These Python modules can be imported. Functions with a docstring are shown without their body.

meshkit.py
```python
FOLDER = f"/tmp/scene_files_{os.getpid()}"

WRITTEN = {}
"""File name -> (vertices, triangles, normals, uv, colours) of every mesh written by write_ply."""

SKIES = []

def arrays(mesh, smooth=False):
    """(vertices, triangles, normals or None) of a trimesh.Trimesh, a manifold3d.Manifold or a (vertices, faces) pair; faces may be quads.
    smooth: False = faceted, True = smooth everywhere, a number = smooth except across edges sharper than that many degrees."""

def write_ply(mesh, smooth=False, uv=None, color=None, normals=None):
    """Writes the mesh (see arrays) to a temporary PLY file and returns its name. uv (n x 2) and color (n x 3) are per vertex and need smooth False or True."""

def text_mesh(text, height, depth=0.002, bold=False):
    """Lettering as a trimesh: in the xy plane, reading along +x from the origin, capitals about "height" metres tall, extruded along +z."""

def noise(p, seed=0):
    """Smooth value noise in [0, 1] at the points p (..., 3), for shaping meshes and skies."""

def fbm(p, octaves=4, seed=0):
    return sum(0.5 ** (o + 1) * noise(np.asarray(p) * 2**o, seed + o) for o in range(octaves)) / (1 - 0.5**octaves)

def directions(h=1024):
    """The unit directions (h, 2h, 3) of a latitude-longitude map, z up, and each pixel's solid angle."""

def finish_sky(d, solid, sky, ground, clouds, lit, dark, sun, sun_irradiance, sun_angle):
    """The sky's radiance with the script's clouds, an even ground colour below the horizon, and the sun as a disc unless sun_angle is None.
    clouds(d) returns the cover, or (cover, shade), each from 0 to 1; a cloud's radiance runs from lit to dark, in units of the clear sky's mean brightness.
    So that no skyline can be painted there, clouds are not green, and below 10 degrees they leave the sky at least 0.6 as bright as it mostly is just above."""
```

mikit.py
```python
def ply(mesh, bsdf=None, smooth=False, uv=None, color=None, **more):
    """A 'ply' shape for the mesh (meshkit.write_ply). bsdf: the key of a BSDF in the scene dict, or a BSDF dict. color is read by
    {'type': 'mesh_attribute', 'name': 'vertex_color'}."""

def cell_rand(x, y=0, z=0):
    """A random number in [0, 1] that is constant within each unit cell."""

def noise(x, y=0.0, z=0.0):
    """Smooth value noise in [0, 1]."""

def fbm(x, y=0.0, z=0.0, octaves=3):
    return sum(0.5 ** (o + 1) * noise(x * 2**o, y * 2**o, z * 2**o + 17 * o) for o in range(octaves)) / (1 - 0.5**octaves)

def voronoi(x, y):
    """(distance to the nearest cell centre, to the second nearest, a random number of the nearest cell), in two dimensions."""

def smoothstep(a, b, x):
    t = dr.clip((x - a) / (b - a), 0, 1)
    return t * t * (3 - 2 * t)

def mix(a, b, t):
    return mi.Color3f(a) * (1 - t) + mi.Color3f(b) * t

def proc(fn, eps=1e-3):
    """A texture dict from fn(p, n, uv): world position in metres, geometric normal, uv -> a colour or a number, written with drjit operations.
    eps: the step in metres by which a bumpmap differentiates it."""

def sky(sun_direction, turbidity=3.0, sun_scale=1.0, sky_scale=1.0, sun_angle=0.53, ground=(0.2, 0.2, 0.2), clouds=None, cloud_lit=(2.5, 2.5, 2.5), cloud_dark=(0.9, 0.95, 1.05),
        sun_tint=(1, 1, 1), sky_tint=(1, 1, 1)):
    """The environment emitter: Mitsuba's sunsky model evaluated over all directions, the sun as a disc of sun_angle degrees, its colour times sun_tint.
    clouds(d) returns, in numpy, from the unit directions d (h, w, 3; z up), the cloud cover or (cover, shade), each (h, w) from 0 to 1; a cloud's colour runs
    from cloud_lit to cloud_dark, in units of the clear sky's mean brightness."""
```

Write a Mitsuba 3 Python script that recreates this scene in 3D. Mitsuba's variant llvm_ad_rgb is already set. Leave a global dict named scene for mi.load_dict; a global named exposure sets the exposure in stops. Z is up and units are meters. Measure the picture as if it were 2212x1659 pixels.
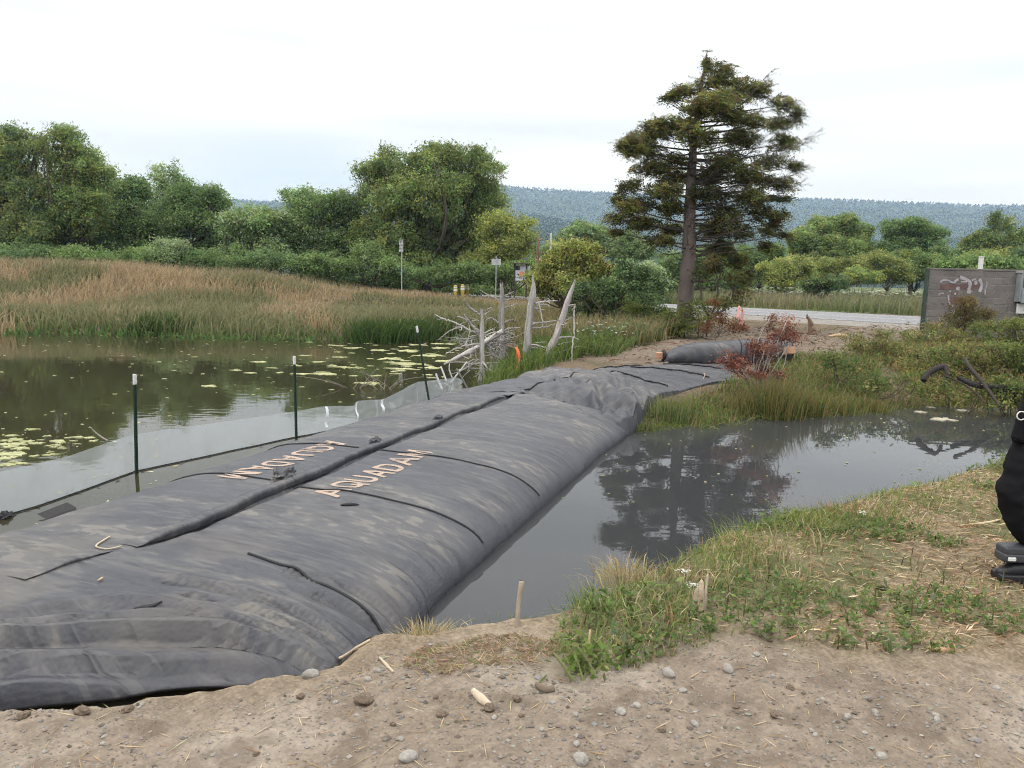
import math
import numpy as np, trimesh, mitsuba as mi, drjit as dr, mikit, meshkit
from mikit import proc, noise, fbm, smoothstep, mix, ply
from shapely.geometry import Polygon, LineString, Point
from shapely import contains_xy, distance, points as shp_points
T = mi.ScalarTransform4f
scene, labels = {}, {}
# ------------------------------------------------------------------ camera, sky, exposure
EYE = np.array([0.0, 0.0, 1.65]); F = 1640.0; CX, CY = 1106.0, 829.5
PITCH, ROLL = math.radians(7.97), math.radians(1.3)
FWD = np.array([0, math.cos(PITCH), -math.sin(PITCH)])
UP0 = np.array([0, math.sin(PITCH), math.cos(PITCH)])
RIGHT = math.cos(ROLL) * np.array([1.0, 0, 0]) + math.sin(ROLL) * UP0
UP = math.cos(ROLL) * UP0 - math.sin(ROLL) * np.array([1.0, 0, 0])
scene['camera'] = {'type': 'perspective', 'fov': 2 * math.degrees(math.atan(CX / F)), 'fov_axis': 'x', 'near_clip': 0.1, 'far_clip': 12000.0,
                   'to_world': T().look_at(origin=EYE.tolist(), target=(EYE + FWD).tolist(), up=UP.tolist())}
SUN = np.array([-0.45, -0.35, 0.82])


def clouds(d):
    el = np.degrees(np.arcsin(d[..., 2])); az = np.degrees(np.arctan2(d[..., 0], d[..., 1]))
    q = np.stack([d[..., 0] * 3, d[..., 1] * 3, d[..., 2] * 9], -1)
    n = meshkit.fbm(q * 1.6 + 5.3, 5, 3)
    n2 = meshkit.fbm(q * np.array([0.8, 0.8, 2.6]) + 1.7, 4, 9)
    gap = np.clip(np.cos(np.radians((az + 17) * 4.0)), 0, 1) * (np.abs(az + 17) < 22.5)      # a break in the deck low over the ridges, left of the middle
    base = 2.6 + 5.6 * gap + 4.0 * (n - 0.5)                                    # the deck's ragged lower edge
    cover = np.clip((el - base + 2.0) / 4.2, 0, 1)
    cover = 0.42 + 0.58 * cover * cover * (3 - 2 * cover)
    zen = np.clip(d[..., 2], 0, 1)
    shade = 1.0 - np.clip(.04 + zen ** 2.2 + 0.24 * (n2 - 0.5) * (1 - .6 * zen), 0, 1)                 # overcast: brightest overhead
    return cover, shade


scene['sky'] = mikit.sky(SUN.tolist(), turbidity=3, sun_scale=0.16, sky_scale=1.0, sun_angle=28, clouds=clouds,
                         cloud_lit=(11.6, 11.8, 12.0), cloud_dark=(2.15, 2.30, 2.55), ground=(0.12, 0.12, 0.10))
labels['sky'] = {'kind': 'structure', 'label': 'overcast white sky with a pale blue strip over the hills'}
exposure = 1.97


# ------------------------------------------------------------------ helpers
def ray(px, py):
    return FWD + (px - CX) / F * RIGHT + (CY - py) / F * UP


def onz(px, py, z):
    r = ray(px, py); return EYE + r * ((z - EYE[2]) / r[2])


def ony(px, py, y):
    r = ray(px, py); return EYE + r * (y / r[1])


def px_m(y):
    return y / F            # metres per picture unit at distance y


def rng(seed):
    return np.random.default_rng(seed)


class MB:
    def __init__(self): self.v, self.f, self.c, self.n = [], [], [], 0

    def add(self, v, f, c=None):
        v = np.asarray(v, float); f = np.asarray(f, int)
        if f.shape[1] == 4: f = np.vstack([f[:, [0, 1, 2]], f[:, [0, 2, 3]]])
        self.v.append(v); self.f.append(f + self.n); self.n += len(v)
        if c is not None: self.c.append(np.broadcast_to(np.asarray(c, float), (len(v), 3)))
        return self

    def mesh(self): return np.vstack(self.v), np.vstack(self.f)

    def col(self): return np.vstack(self.c) if self.c else None


def key(name):
    if name not in USED: USED.add(name); return name
    k = 1
    while f'{name}_{k:03d}' in USED: k += 1
    USED.add(f'{name}_{k:03d}'); return f'{name}_{k:03d}'


USED = set()


def put(k, m, bsdf, smooth=False, uv=None, color=None, part=None):
    if isinstance(m, MB): color = m.col() if color is None else color; m = m.mesh()
    if part: k = key(k + '__' + part)
    if color is not None and smooth not in (True, False): smooth = True
    scene[k] = ply(m, bsdf, smooth, uv, color); return k


def tag(k, label=None, cat=None, group=None, kind=None):
    d = labels.setdefault(k, {})
    for a, b in (('label', label), ('category', cat), ('group', group), ('kind', kind)):
        if b: d[a] = b
    return k


def box(cx, cy, cz, sx, sy, sz, bevel=0.0):
    if bevel <= 0:
        m = trimesh.creation.box((sx, sy, sz)); m.apply_translation((cx, cy, cz)); return m.vertices, m.faces
    p = []
    for a in (-1, 1):
        for b in (-1, 1):
            for c in (-1, 1):
                for k in range(3):
                    q = np.array([a * sx, b * sy, c * sz]) / 2; q = q - np.array([a, b, c]) * bevel
                    q[k] += (a, b, c)[k] * bevel; p.append(q)
    h = trimesh.convex.convex_hull(np.array(p)); return h.vertices + np.array([cx, cy, cz]), h.faces


def tube(pts, rad, sides=6, cap=True):
    p = np.asarray(pts, float); n = len(p); rad = np.broadcast_to(np.asarray(rad, float), (n,))
    t = np.gradient(p, axis=0); t /= np.linalg.norm(t, axis=1, keepdims=True) + 1e-12
    ref = np.where(np.abs(t[:, 2:]) < 0.9, [0, 0, 1.0], [1.0, 0, 0]) if np.ptp(t[:, 2]) < 0.6 else np.tile([0.31, 0.89, 0.2], (n, 1))
    a = np.cross(t, ref); a /= np.linalg.norm(a, axis=1, keepdims=True) + 1e-12; b = np.cross(t, a)
    an = np.arange(sides) * 2 * np.pi / sides
    v = (p[:, None] + rad[:, None, None] * (np.cos(an)[None, :, None] * a[:, None] + np.sin(an)[None, :, None] * b[:, None])).reshape(-1, 3)
    i, j = np.meshgrid(np.arange(n - 1), np.arange(sides), indexing='ij')
    q = np.stack([i * sides + j, i * sides + (j + 1) % sides, (i + 1) * sides + (j + 1) % sides, (i + 1) * sides + j], -1).reshape(-1, 4)
    f = np.vstack([q[:, [0, 2, 1]], q[:, [0, 3, 2]]])
    if cap:
        v = np.vstack([v, p[:1], p[-1:]]); e0, e1 = n * sides, n * sides + 1; jj = np.arange(sides); o = (n - 1) * sides
        f = np.vstack([f, np.stack([jj * 0 + e0, jj, (jj + 1) % sides], 1), np.stack([jj * 0 + e1, o + (jj + 1) % sides, o + jj], 1)])
    return v, f


def smooth_line(pts, n):
    p = np.asarray(pts, float); s = np.r_[0, np.cumsum(np.linalg.norm(np.diff(p, axis=0), axis=1) + 1e-7)]
    from scipy.interpolate import PchipInterpolator
    q = np.linspace(0, s[-1], n); return np.stack([PchipInterpolator(s, p[:, k])(q) for k in range(p.shape[1])], 1)


def unit(a): return a / (np.linalg.norm(a, axis=-1, keepdims=True) + 1e-12)


def leaves(c, d, nrm, ln, wd, bend=0.25):
    """diamond leaves: centres c, directions d, normals nrm, lengths, widths -> v, f (4 vertices each)"""
    s = unit(np.cross(d, nrm)); nn = np.cross(s, d); ln = np.broadcast_to(ln, len(c))[:, None]; wd = np.broadcast_to(wd, len(c))[:, None]
    v = np.stack([c - d * ln * .5, c + s * wd * .5 - nn * ln * bend * .3, c + d * ln * .5 - nn * ln * bend * .5, c - s * wd * .5 - nn * ln * bend * .3], 1).reshape(-1, 3)
    k = np.arange(len(c))[:, None] * 4
    return v, np.vstack([k + [0, 1, 2], k + [0, 2, 3]])


def blades(b, h, lean, w, r, curl=0.5):
    """grass blades: bases b, heights h, lean vectors (n,2), widths -> v, f (5 vertices, 3 triangles each)"""
    n = len(b); h = np.broadcast_to(h, n); w = np.broadcast_to(w, n); a = r.uniform(0, 2 * np.pi, n)
    s = np.stack([np.cos(a), np.sin(a), 0 * a], 1) * w[:, None] * .5
    L = np.c_[lean, np.zeros(n)] * h[:, None]; up = np.array([0, 0, 1.0])
    m = b + L * .35 + up * (h * .6)[:, None]; t = b + L + up * (h * np.sqrt(np.clip(1 - curl * (lean ** 2).sum(1), .2, 1)))[:, None]
    v = np.stack([b - s, b + s, m + s * .8, m - s * .8, t], 1).reshape(-1, 3); k = np.arange(n)[:, None] * 5
    return v, np.vstack([k + [0, 1, 2], k + [0, 2, 3], k + [3, 2, 4]])


def rdir(n, r): return unit(r.normal(size=(n, 3)))


def pal(cols, n, r, jit=0.18):
    c = np.asarray(cols, float)[r.integers(0, len(cols), n)]
    return np.clip(c * (1 + jit * r.normal(size=(n, 1))) * (1 + 0.06 * r.normal(size=(n, 3))), 0.004, 0.9)


# ------------------------------------------------------------------ materials
def mat(name, fn_or_rgb, rough=0.8, spec=0.3, bump=None, eps=2e-3, **kw):
    c = proc(fn_or_rgb, eps) if callable(fn_or_rgb) else {'type': 'rgb', 'value': list(fn_or_rgb)}
    b = {'type': 'principled', 'base_color': c, 'roughness': rough, 'specular': spec, **kw}
    if bump: b = {'type': 'bumpmap', 'arbitrary': proc(bump[0], eps), 'scale': bump[1], 'bsdf': b}
    scene[name] = {'type': 'twosided', 'bsdf': b}; return name


VC = {'type': 'mesh_attribute', 'name': 'vertex_color'}
scene['foliage'] = {'type': 'principledthin', 'base_color': VC, 'roughness': 0.55, 'diff_trans': 0.9, 'eta': 1.4, 'spec_trans': 0.0}
scene['woody'] = {'type': 'twosided', 'bsdf': {'type': 'principled', 'base_color': VC, 'roughness': 0.85, 'specular': 0.2}}
scene['matte'] = {'type': 'twosided', 'bsdf': {'type': 'diffuse', 'reflectance': VC}}


def soil(p, n, uv):
    """uv.x = plant litter, uv.y = dark wet soil (where litter and mud lie on the ground)"""
    a = fbm(p.x * 2.3, p.y * 2.3, 0, 4); b = fbm(p.x * 21, p.y * 21, 3, 3); c = noise(p.x * 95, p.y * 95, 1); g = noise(p.x * 260, p.y * 260, 5)
    d = mix((0.172, 0.139, 0.108), (0.222, 0.187, 0.152), smoothstep(.35, .65, a))
    d = d * (0.58 + 0.50 * b + 0.34 * c * g + 0.10 * c)
    d = mix(d, (0.21, 0.19, 0.165), smoothstep(.84, .93, c) * .5)
    d = mix(d, (0.085, 0.064, 0.048), smoothstep(.58, .72, fbm(p.x * 7.5, p.y * 7.5, 11, 4)) * .45)
    litter = mix((0.115, 0.088, 0.056), (0.21, 0.165, 0.11), b) * (0.5 + .8 * c)
    litter = mix(litter, (0.062, 0.072, 0.032), smoothstep(.42, .66, fbm(p.x * 1.7, p.y * 1.7, 7, 4)) * .75)
    d = mix(d, litter, uv.x)
    wet = mix((0.035, 0.026, 0.019), (0.095, 0.072, 0.053), b) * (.65 + .5 * c)
    d = mix(d, wet, dr.clip(uv.y, 0, 1))
    return mix(d, mix((0.05, 0.068, 0.026), (0.085, 0.092, 0.042), a) * (.6 + .6 * b), dr.clip(uv.y - 1, 0, 1))      # uv.y above 1: meadow turf


mat('soil', soil, 0.95, 0.1)


def ripple(p, n, uv): return fbm(p.x * 1.6, p.y * 2.6, 0, 3) + 0.25 * noise(p.x * 9, p.y * 15, 2)


for nm, rgb in (('pond_water', (0.030, 0.028, 0.015)), ('channel_water', (0.034, 0.036, 0.038))):
    scene[nm] = {'type': 'bumpmap', 'arbitrary': proc(ripple, 0.01), 'scale': 0.0016 if nm == 'pond_water' else 0.0010,
                 'bsdf': {'type': 'plastic', 'int_ior': 1.335, 'diffuse_reflectance': {'type': 'rgb', 'value': list(rgb)}, 'nonlinear': False}}
# ------------------------------------------------------------------ the ground and the water
WZ = -0.45


def wpts(lst, z=WZ): return [tuple(onz(x, y, z)[:2]) for x, y in lst]


POND = Polygon([(-70, 27.5), (-45, 26.5)] + wpts([(0, 722), (150, 722), (300, 727), (450, 732), (600, 736), (760, 738), (870, 735), (960, 737), (1050, 742), (1092, 757), (1085, 785), (1045, 812), (1000, 838)])
               + [(-0.7, 12.0), (-1.0, 10.5), (-2.2, 7.2), (-3.0, 5.0), (-3.5, 3.9), (-5.5, 3.3), (-12, 2.4), (-70, 2)])
LIP = wpts([(760, 1425), (860, 1392), (950, 1380), (1050, 1370), (1200, 1352), (1300, 1312), (1420, 1242), (1560, 1182), (1700, 1122), (1900, 1068), (2050, 1030), (2180, 992), (2300, 955)], -0.12)
FARSH = wpts([(1310, 935), (1400, 932), (1500, 922), (1580, 912), (1620, 899), (1700, 904), (1800, 898), (1890, 892), (1960, 882), (2100, 878), (2212, 876), (2400, 872)])
lipl = LineString(LIP)
CHAN = Polygon([(-1.3, 4.05)] + [(x + 0.08, y + 0.38) for x, y in LIP[1:]] + [(14, 9.2), (14, 12.6)] + FARSH[::-1] + [(0.8, 10.6), (0.2, 9.0), (-1.0, 5.2)])
_u, _n = np.array([math.sin(math.radians(20)), math.cos(math.radians(20))]), np.array([math.cos(math.radians(20)), -math.sin(math.radians(20))])
WATER = POND.union(CHAN).union(Polygon([tuple(s * _u + n * _n) for s, n in [(4.5, -6.2), (4.6, -1.9), (9.5, -1.8), (10.9, -2.6), (11.3, -3.6), (10.6, -5.6)]])).buffer(.01)
levee = LineString([(-80, 41), (-40, 41), (-26, 41), (-17, 42), (-8, 43.5), (-1, 45), (6, 46)])


def land(x, y):
    """height of the dry land, shaped by the banks, the levee on the left and the road on the right"""
    p = shp_points(x, y)
    near = 0.02 * np.sin(x * .9 + 1) - 0.068 * smooth01((x - 1.7) / .9)
    l = 1.15 - 1.0 * np.clip((x + 22) / 22, 0, 1.1)                    # levee crown falls towards the road
    dy = distance(p, levee)
    bank = -0.25 + (l + .25) * np.exp(-(np.maximum(dy - 3.0, 0) / 6.0) ** 2)
    back = np.where(y > 41, l * .9 - 0.02 * (y - 41), bank)
    bank = np.where(y > 41, np.maximum(np.minimum(bank, 2), back * 0 + np.clip(back, -0.1, 2)), bank)
    right = -0.18 + 0.30 * smooth01((y - 12.5) / 5.0)                  # rise behind the channel up to the road
    right = right - 0.12 * smooth01((y - 18) / 6.0) * smooth01((x - 3) / 3) * smooth01((15 - x) / 4)
    far = np.where(y > 60, 0.0, 0)
    m = smooth01((x + 2.5) / 6.0)
    h = bank * (1 - m) + right * m
    k = smooth01((y - 8.0) / 5.0)
    h = near * (1 - k) + h * k
    fy = smooth01((y - 60) / 60); return h * (1 - fy) + 0.1 * fy


def smooth01(t): t = np.clip(t, 0, 1); return t * t * (3 - 2 * t)


def terrain(x, y, rough=True):
    x = np.asarray(x, float); y = np.asarray(y, float)
    h = land(x, y); p = shp_points(x, y)
    dw = np.full(x.shape, 9.0)
    for poly in (WATER,):
        inside = contains_xy(poly, x, y); d = distance(p, poly.exterior)
        dw = np.minimum(dw, np.where(inside, -d, d))
    wid = np.where(y < 9.2, 0.42, np.where(x < -1, 2.2, 1.6))
    t = smooth01(np.clip(dw, 0, None) / wid)
    z = np.where(dw < 0, WZ - np.minimum(.7, .5 * -dw) - .03, WZ - .03 + (h - WZ + .03) * np.where(y < 9.2, np.sqrt(t), t))
    # the bed of dirt the dam's end lies on
    e = np.exp(-((x + 1.2) ** 2 + (y - 4.0) ** 2) / 2.2); z = np.where(dw > 0, z - 0.10 * e, z)
    if rough:
        q = np.stack([x, y, 0 * x], -1); fine = np.exp(-np.maximum(y - 6, 0) / 8) * (y > -2)
        z = z + fine * ((meshkit.fbm(q * 1.6, 3, 1) - .5) * .07 + (meshkit.fbm(q * 9, 3, 2) - .5) * .035 + (meshkit.fbm(q * 30, 2, 4) - .5) * .016 * (y < 5.5)) * np.clip(dw * 4 + .2, .1, 1)
        z = z + (1 - fine) * (meshkit.fbm(q * .35, 3, 5) - .5) * .3 * np.clip(dw, 0, 1)
    return z


def gz(x, y):
    x, y = np.broadcast_arrays(np.atleast_1d(x), np.atleast_1d(y)); return GROUND(np.stack([y, x], -1))


def spaced(a, b, fine, grow, lim): # from a towards b with spacing growing past the fine stretch
    out, s = [a], fine
    while out[-1] < b:
        s = min(s * grow, lim); out.append(out[-1] + s)
    return np.array(out)


xs = np.r_[-(spaced(3.2, 900, .045, 1.065, 60.))[::-1], np.arange(-3.16, 4.6, .045), spaced(4.62, 900, .045, 1.065, 60.)]
ys = np.r_[-spaced(-1.9, 40, .1, 1.25, 8)[::-1], np.arange(2.0, 5.4, .036), spaced(5.42, 3500, .04, 1.026, 120.)]
X, Y = np.meshgrid(xs, ys)
Z = terrain(X, Y)
gi, gj = np.meshgrid(np.arange(len(ys) - 1), np.arange(len(xs) - 1), indexing='ij'); W = len(xs)
gq = np.stack([gi * W + gj, gi * W + gj + 1, (gi + 1) * W + gj + 1, (gi + 1) * W + gj], -1).reshape(-1, 4)
P2 = shp_points(X, Y)
dl = np.where(contains_xy(Polygon(list(LIP) + [(14, 9), (14, -5), (-1.3, -5)]), X, Y), distance(P2, lipl), 9)
DIRT = Polygon([tuple(onz(x, y, 0)[:2]) for x, y in [(560, 1480), (830, 1400), (960, 1390), (1130, 1385), (1200, 1470), (1330, 1420), (1480, 1385), (1640, 1395), (1800, 1440), (1960, 1450), (2212, 1440), (2600, 1430), (2600, 1640)]] + [(6, -30), (-20, -30), (-20, 2)])
inD = contains_xy(DIRT, X, Y); dd = distance(P2, DIRT.exterior)
q3 = np.stack([X, Y, 0 * X], -1)
litter = np.where(inD, np.clip(.18 - dd * .8, 0, 1), np.clip(.3 + dd * 1.6, 0, 1)) + (meshkit.fbm(q3 * 3, 3, 8) - .5) * .35
litter = np.where((Y > 9) | (X < -20), 1, litter)
SOILP = Polygon([tuple(onz(x, y, 0)[:2]) for x, y in [(1330, 775), (1420, 745), (1500, 716), (1600, 708), (1760, 722), (1900, 712), (1960, 705), (1900, 745), (1780, 790), (1650, 790), (1500, 800)]])
sd = np.where(contains_xy(SOILP, X, Y), 0, distance(P2, SOILP))
litter = litter * (1 - .85 * np.exp(-(sd / .6) ** 2))
DWAT = np.minimum(distance(P2, POND), distance(P2, CHAN))
wet = np.exp(-(DWAT / np.where(Y < 9, .12, .5)) ** 2) * .9
wet = np.clip(wet + .55 * np.exp(-(sd / .6) ** 2), 0, 1)
wet = np.maximum(wet, .6 * smooth01((Y - 9) / 3) * (Y < 60)); wet = np.where(Y > 42, 1 + smooth01((Y - 42) / 3), wet); litter = np.where(Y > 43, .9, litter)
def sheet(poly, z, step, grow=0.0):
    g = trimesh.creation.triangulate_polygon(poly.buffer(.25).segmentize(step), engine='earcut'); v, f = g
    return np.c_[v, np.full(len(v), z)], f


put('pond', sheet(POND.buffer(.2), WZ, 4), 'pond_water'); tag('pond', 'still brown pond behind the dam', kind='structure')
put('channel', sheet(CHAN.buffer(.1), WZ - .004, 4), 'channel_water'); tag('channel', 'grey water channel in front of the dam', kind='structure')

# ------------------------------------------------------------------ the water filled dam
U, N = np.array([math.sin(math.radians(20)), math.cos(math.radians(20))]), np.array([math.cos(math.radians(20)), -math.sin(math.radians(20))])


def sn(p): return np.array([p[0] * U[0] + p[1] * U[1], p[0] * N[0] + p[1] * N[1]])


def xy(s, n): return np.stack([s * U[0] + n * N[0], s * U[1] + n * N[1]], -1)


SEAM = -3.83
END = np.array([(-1.6, 3.30), (-1.8, 3.16), (-1.85, 2.86), (-2.03, 2.72), (-2.23, 2.52), (-2.53, 2.22), (-2.79, 2.05), (-3.67, 1.35), (-5.1, .95), (-7.0, .8)])[::-1]   # n, s of the near end's edge
FOLDS = []


def fold(pts, h, w, skew=1.0): FOLDS.append((LineString([tuple(onz(x, y, -.02)[:2]) for x, y in pts]), h, w, skew))


fold([(-200, 1420), (0, 1395), (250, 1370), (480, 1352), (640, 1352), (770, 1368)], .075, .050)
fold([(-100, 1452), (120, 1440), (330, 1425), (520, 1398), (660, 1385), (800, 1400)], .070, .048)
fold([(100, 1515), (280, 1470), (450, 1462), (600, 1435), (740, 1408)], .055, .045)
fold([(350, 1490), (480, 1460), (620, 1440), (700, 1430)], .045, .035)
fold([(0, 1330), (200, 1300), (420, 1310), (600, 1335), (760, 1345)], .030, .05)
fold([(380, 1250), (520, 1265), (680, 1290), (800, 1330)], .028, .04)
fold([(700, 1250), (850, 1262), (980, 1300)], .025, .04)
fold([(640, 1215), (800, 1228), (960, 1262)], .022, .04)
fold([(60, 1480), (200, 1462), (360, 1452), (430, 1440)], .045, .035)
fold([(-50, 1372), (90, 1352), (230, 1345), (380, 1330)], .035, .035)
fold([(520, 1470), (640, 1448), (740, 1420), (800, 1385)], .035, .03)
fold([(420, 1290), (560, 1300), (700, 1318)], .022, .03)
fold([(740, 1436), (760, 1400), (775, 1370)], -.05, .028)
fold([(820, 1385), (800, 1350), (770, 1325)], -.06, .022)
fold([(700, 1445), (690, 1415), (650, 1390)], -.03, .03)
fold([(872, 1360), (852, 1325), (800, 1290)], -.06, .03)


def dam_z(s, t, n):
    """height of the dam's skin above its flank, t = -1 .. 1 across"""
    crest = 0.39 + 0.05 * smooth01((4.4 - s) / 1.6)
    a = np.abs(t); prof = np.clip(1 - a ** 3.4, 0, 1) ** 0.5
    z = WZ + crest * prof
    far = smooth01((s - 10.0) / 1.3); z = z - (.08 + .27 * smooth01(t / .45)) * far * prof
    sg = n - SEAM - .13 * smooth01((7.5 - s) / 4.5)
    groove = np.exp(-((sg - .045) / .04) ** 2) * smooth01((s - 3.35) / .3) * smooth01((10.6 - s) / .3)
    z = z - .055 * groove
    return z


def dam_point(s, t):
    """point of the skin for arrays s (along) and t (-1 left .. 1 right)"""
    half_l = 1.40 + .25 * smooth01((3.6 - s) / 2) - .30 * smooth01((s - 10.6) / 1.6) ** 2
    half_r = 1.81 + .16 * smooth01((4.4 - s) / 1.4) + .05 * smooth01((s - 8.6) / 1.2) - 1.35 * smooth01((s - 10.05) / 1.15) ** 2.2
    n = SEAM + np.where(t < 0, t * half_l, t * half_r)
    return n


ST = 200
tt = np.sin(np.linspace(-1, 1, ST) * np.pi / 2); tt = np.sign(tt) * np.abs(tt) ** .9
tt = np.sort(np.r_[tt, np.linspace(-.03, .08, 24)])
ss = np.r_[np.linspace(0, 1, 90) ** 1.0 * .30, np.linspace(.30, 1, 190)[1:]]


def dam_surface(sv, tv):
    n = dam_point(np.maximum(sv, 2.0), tv); z = dam_z(sv, tv, n); p = xy(sv, n); return p, n, z


def dam_top(s, n, lift=0.0):
    """skin height at (s, n), for things that lie on the dam"""
    s = np.asarray(s, float); n = np.asarray(n, float)
    hl = SEAM - dam_point(np.maximum(s, 2.0), np.full_like(s, -1.0)); hr = dam_point(np.maximum(s, 2.0), np.full_like(s, 1.0)) - SEAM
    t = np.clip((n - SEAM) / np.where(n < SEAM, hl, hr), -1, 1)
    z = dam_z(s, t, n); e = np.interp(n, END[:, 0], END[:, 1]); d = np.clip((s - e) / .26, 0, 1)
    p = xy(s, n); z = z + folds_at(p[..., 0], p[..., 1]) * np.clip((s - e) / .15, 0, 1)
    lo = -.15 + .125 * smooth01((-2.0 - n) / .35); z = np.where(s < 4.6, np.minimum(z, lo + (z - lo) * np.sqrt(np.clip(1 - (1 - d) ** 2.2, 0, 1))), z)
    return np.c_[p.reshape(-1, 2), (z + wrinkle(s, n)).reshape(-1) + lift]


def folds_at(x, y):
    z = np.zeros(np.shape(x)); near = y < 6.5; xx, yy = x[near], y[near]; p = shp_points(xx, yy); acc = np.zeros(xx.shape)
    for ln, h, w, skew in FOLDS:
        d = distance(p, ln)
        if h < 0: acc += h * np.exp(-(d / w) ** 2); continue
        c = np.array(ln.coords); c = c[np.argsort(c[:, 0])]; sd = np.where(yy > np.interp(xx, c[:, 0], c[:, 1]), d, -d)      # far side slopes gently, near side breaks off
        acc += h * np.where(sd > 0, np.exp(-(sd / (w * 2.4)) ** 2), np.exp(-(sd / (w * .42)) ** 2)) - .55 * h * np.exp(-((sd + w * 1.05) / (w * .55)) ** 2)
    z[near] = acc; return z


def wrinkle(s, n):
    q = np.stack([s * 5.5 + 1.2 * n, n * .9, 0 * s], -1); w = (meshkit.fbm(q, 3, 21) - .5) * .022
    q2 = np.stack([s * 1.4, n * 1.4, 0 * s + 4], -1); w += (meshkit.fbm(q2, 3, 25) - .5) * .05
    e = smooth01((s - 9.9) / 1.0)
    q4 = np.stack([s * 3.0 - n * 1.2, n * 2.0 + s, 0 * s + 9], -1); r = 1 - np.abs(2 * meshkit.fbm(q4, 3, 33) - 1) * 2
    return w + e * .07 * r


S0 = np.interp(dam_point(np.full(len(tt), 3.0), tt), END[:, 0], END[:, 1])
SG = S0[None, :] + (11.9 - S0[None, :]) * ss[:, None]; TG = np.broadcast_to(tt[None, :], SG.shape)
NG = dam_point(np.maximum(SG, 2.0), TG)
PT = dam_top(SG, NG).reshape(SG.shape + (3,))
foot = Polygon(np.vstack([PT[0, :, :2], PT[:, -1, :2], PT[-1, ::-1, :2], PT[::-1, 0, :2]])).buffer(0)
gap = np.clip(1 - distance(P2, foot) / .15, 0, 1) * (Y < 3.6) * (X < -.5); Z -= .15 * gap ** .7 * smooth01((-.5 - X) / .5)
low = contains_xy(foot.buffer(-.01), X, Y); q = np.stack([X[low], Y[low]], -1)
ro = (X - 13.9) * -.740 + (Y - 48.6) * -.672; rt = (X - 13.9) * .672 + (Y - 48.6) * -.740
onroad = (ro > -1.0) & (ro < 14.4) & (np.abs(rt) < 62); Z[onroad] = .045
Z[low] = np.minimum(Z[low], dam_top(q @ U, q @ N)[:, 2] - .10)
from scipy.interpolate import RegularGridInterpolator
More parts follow.
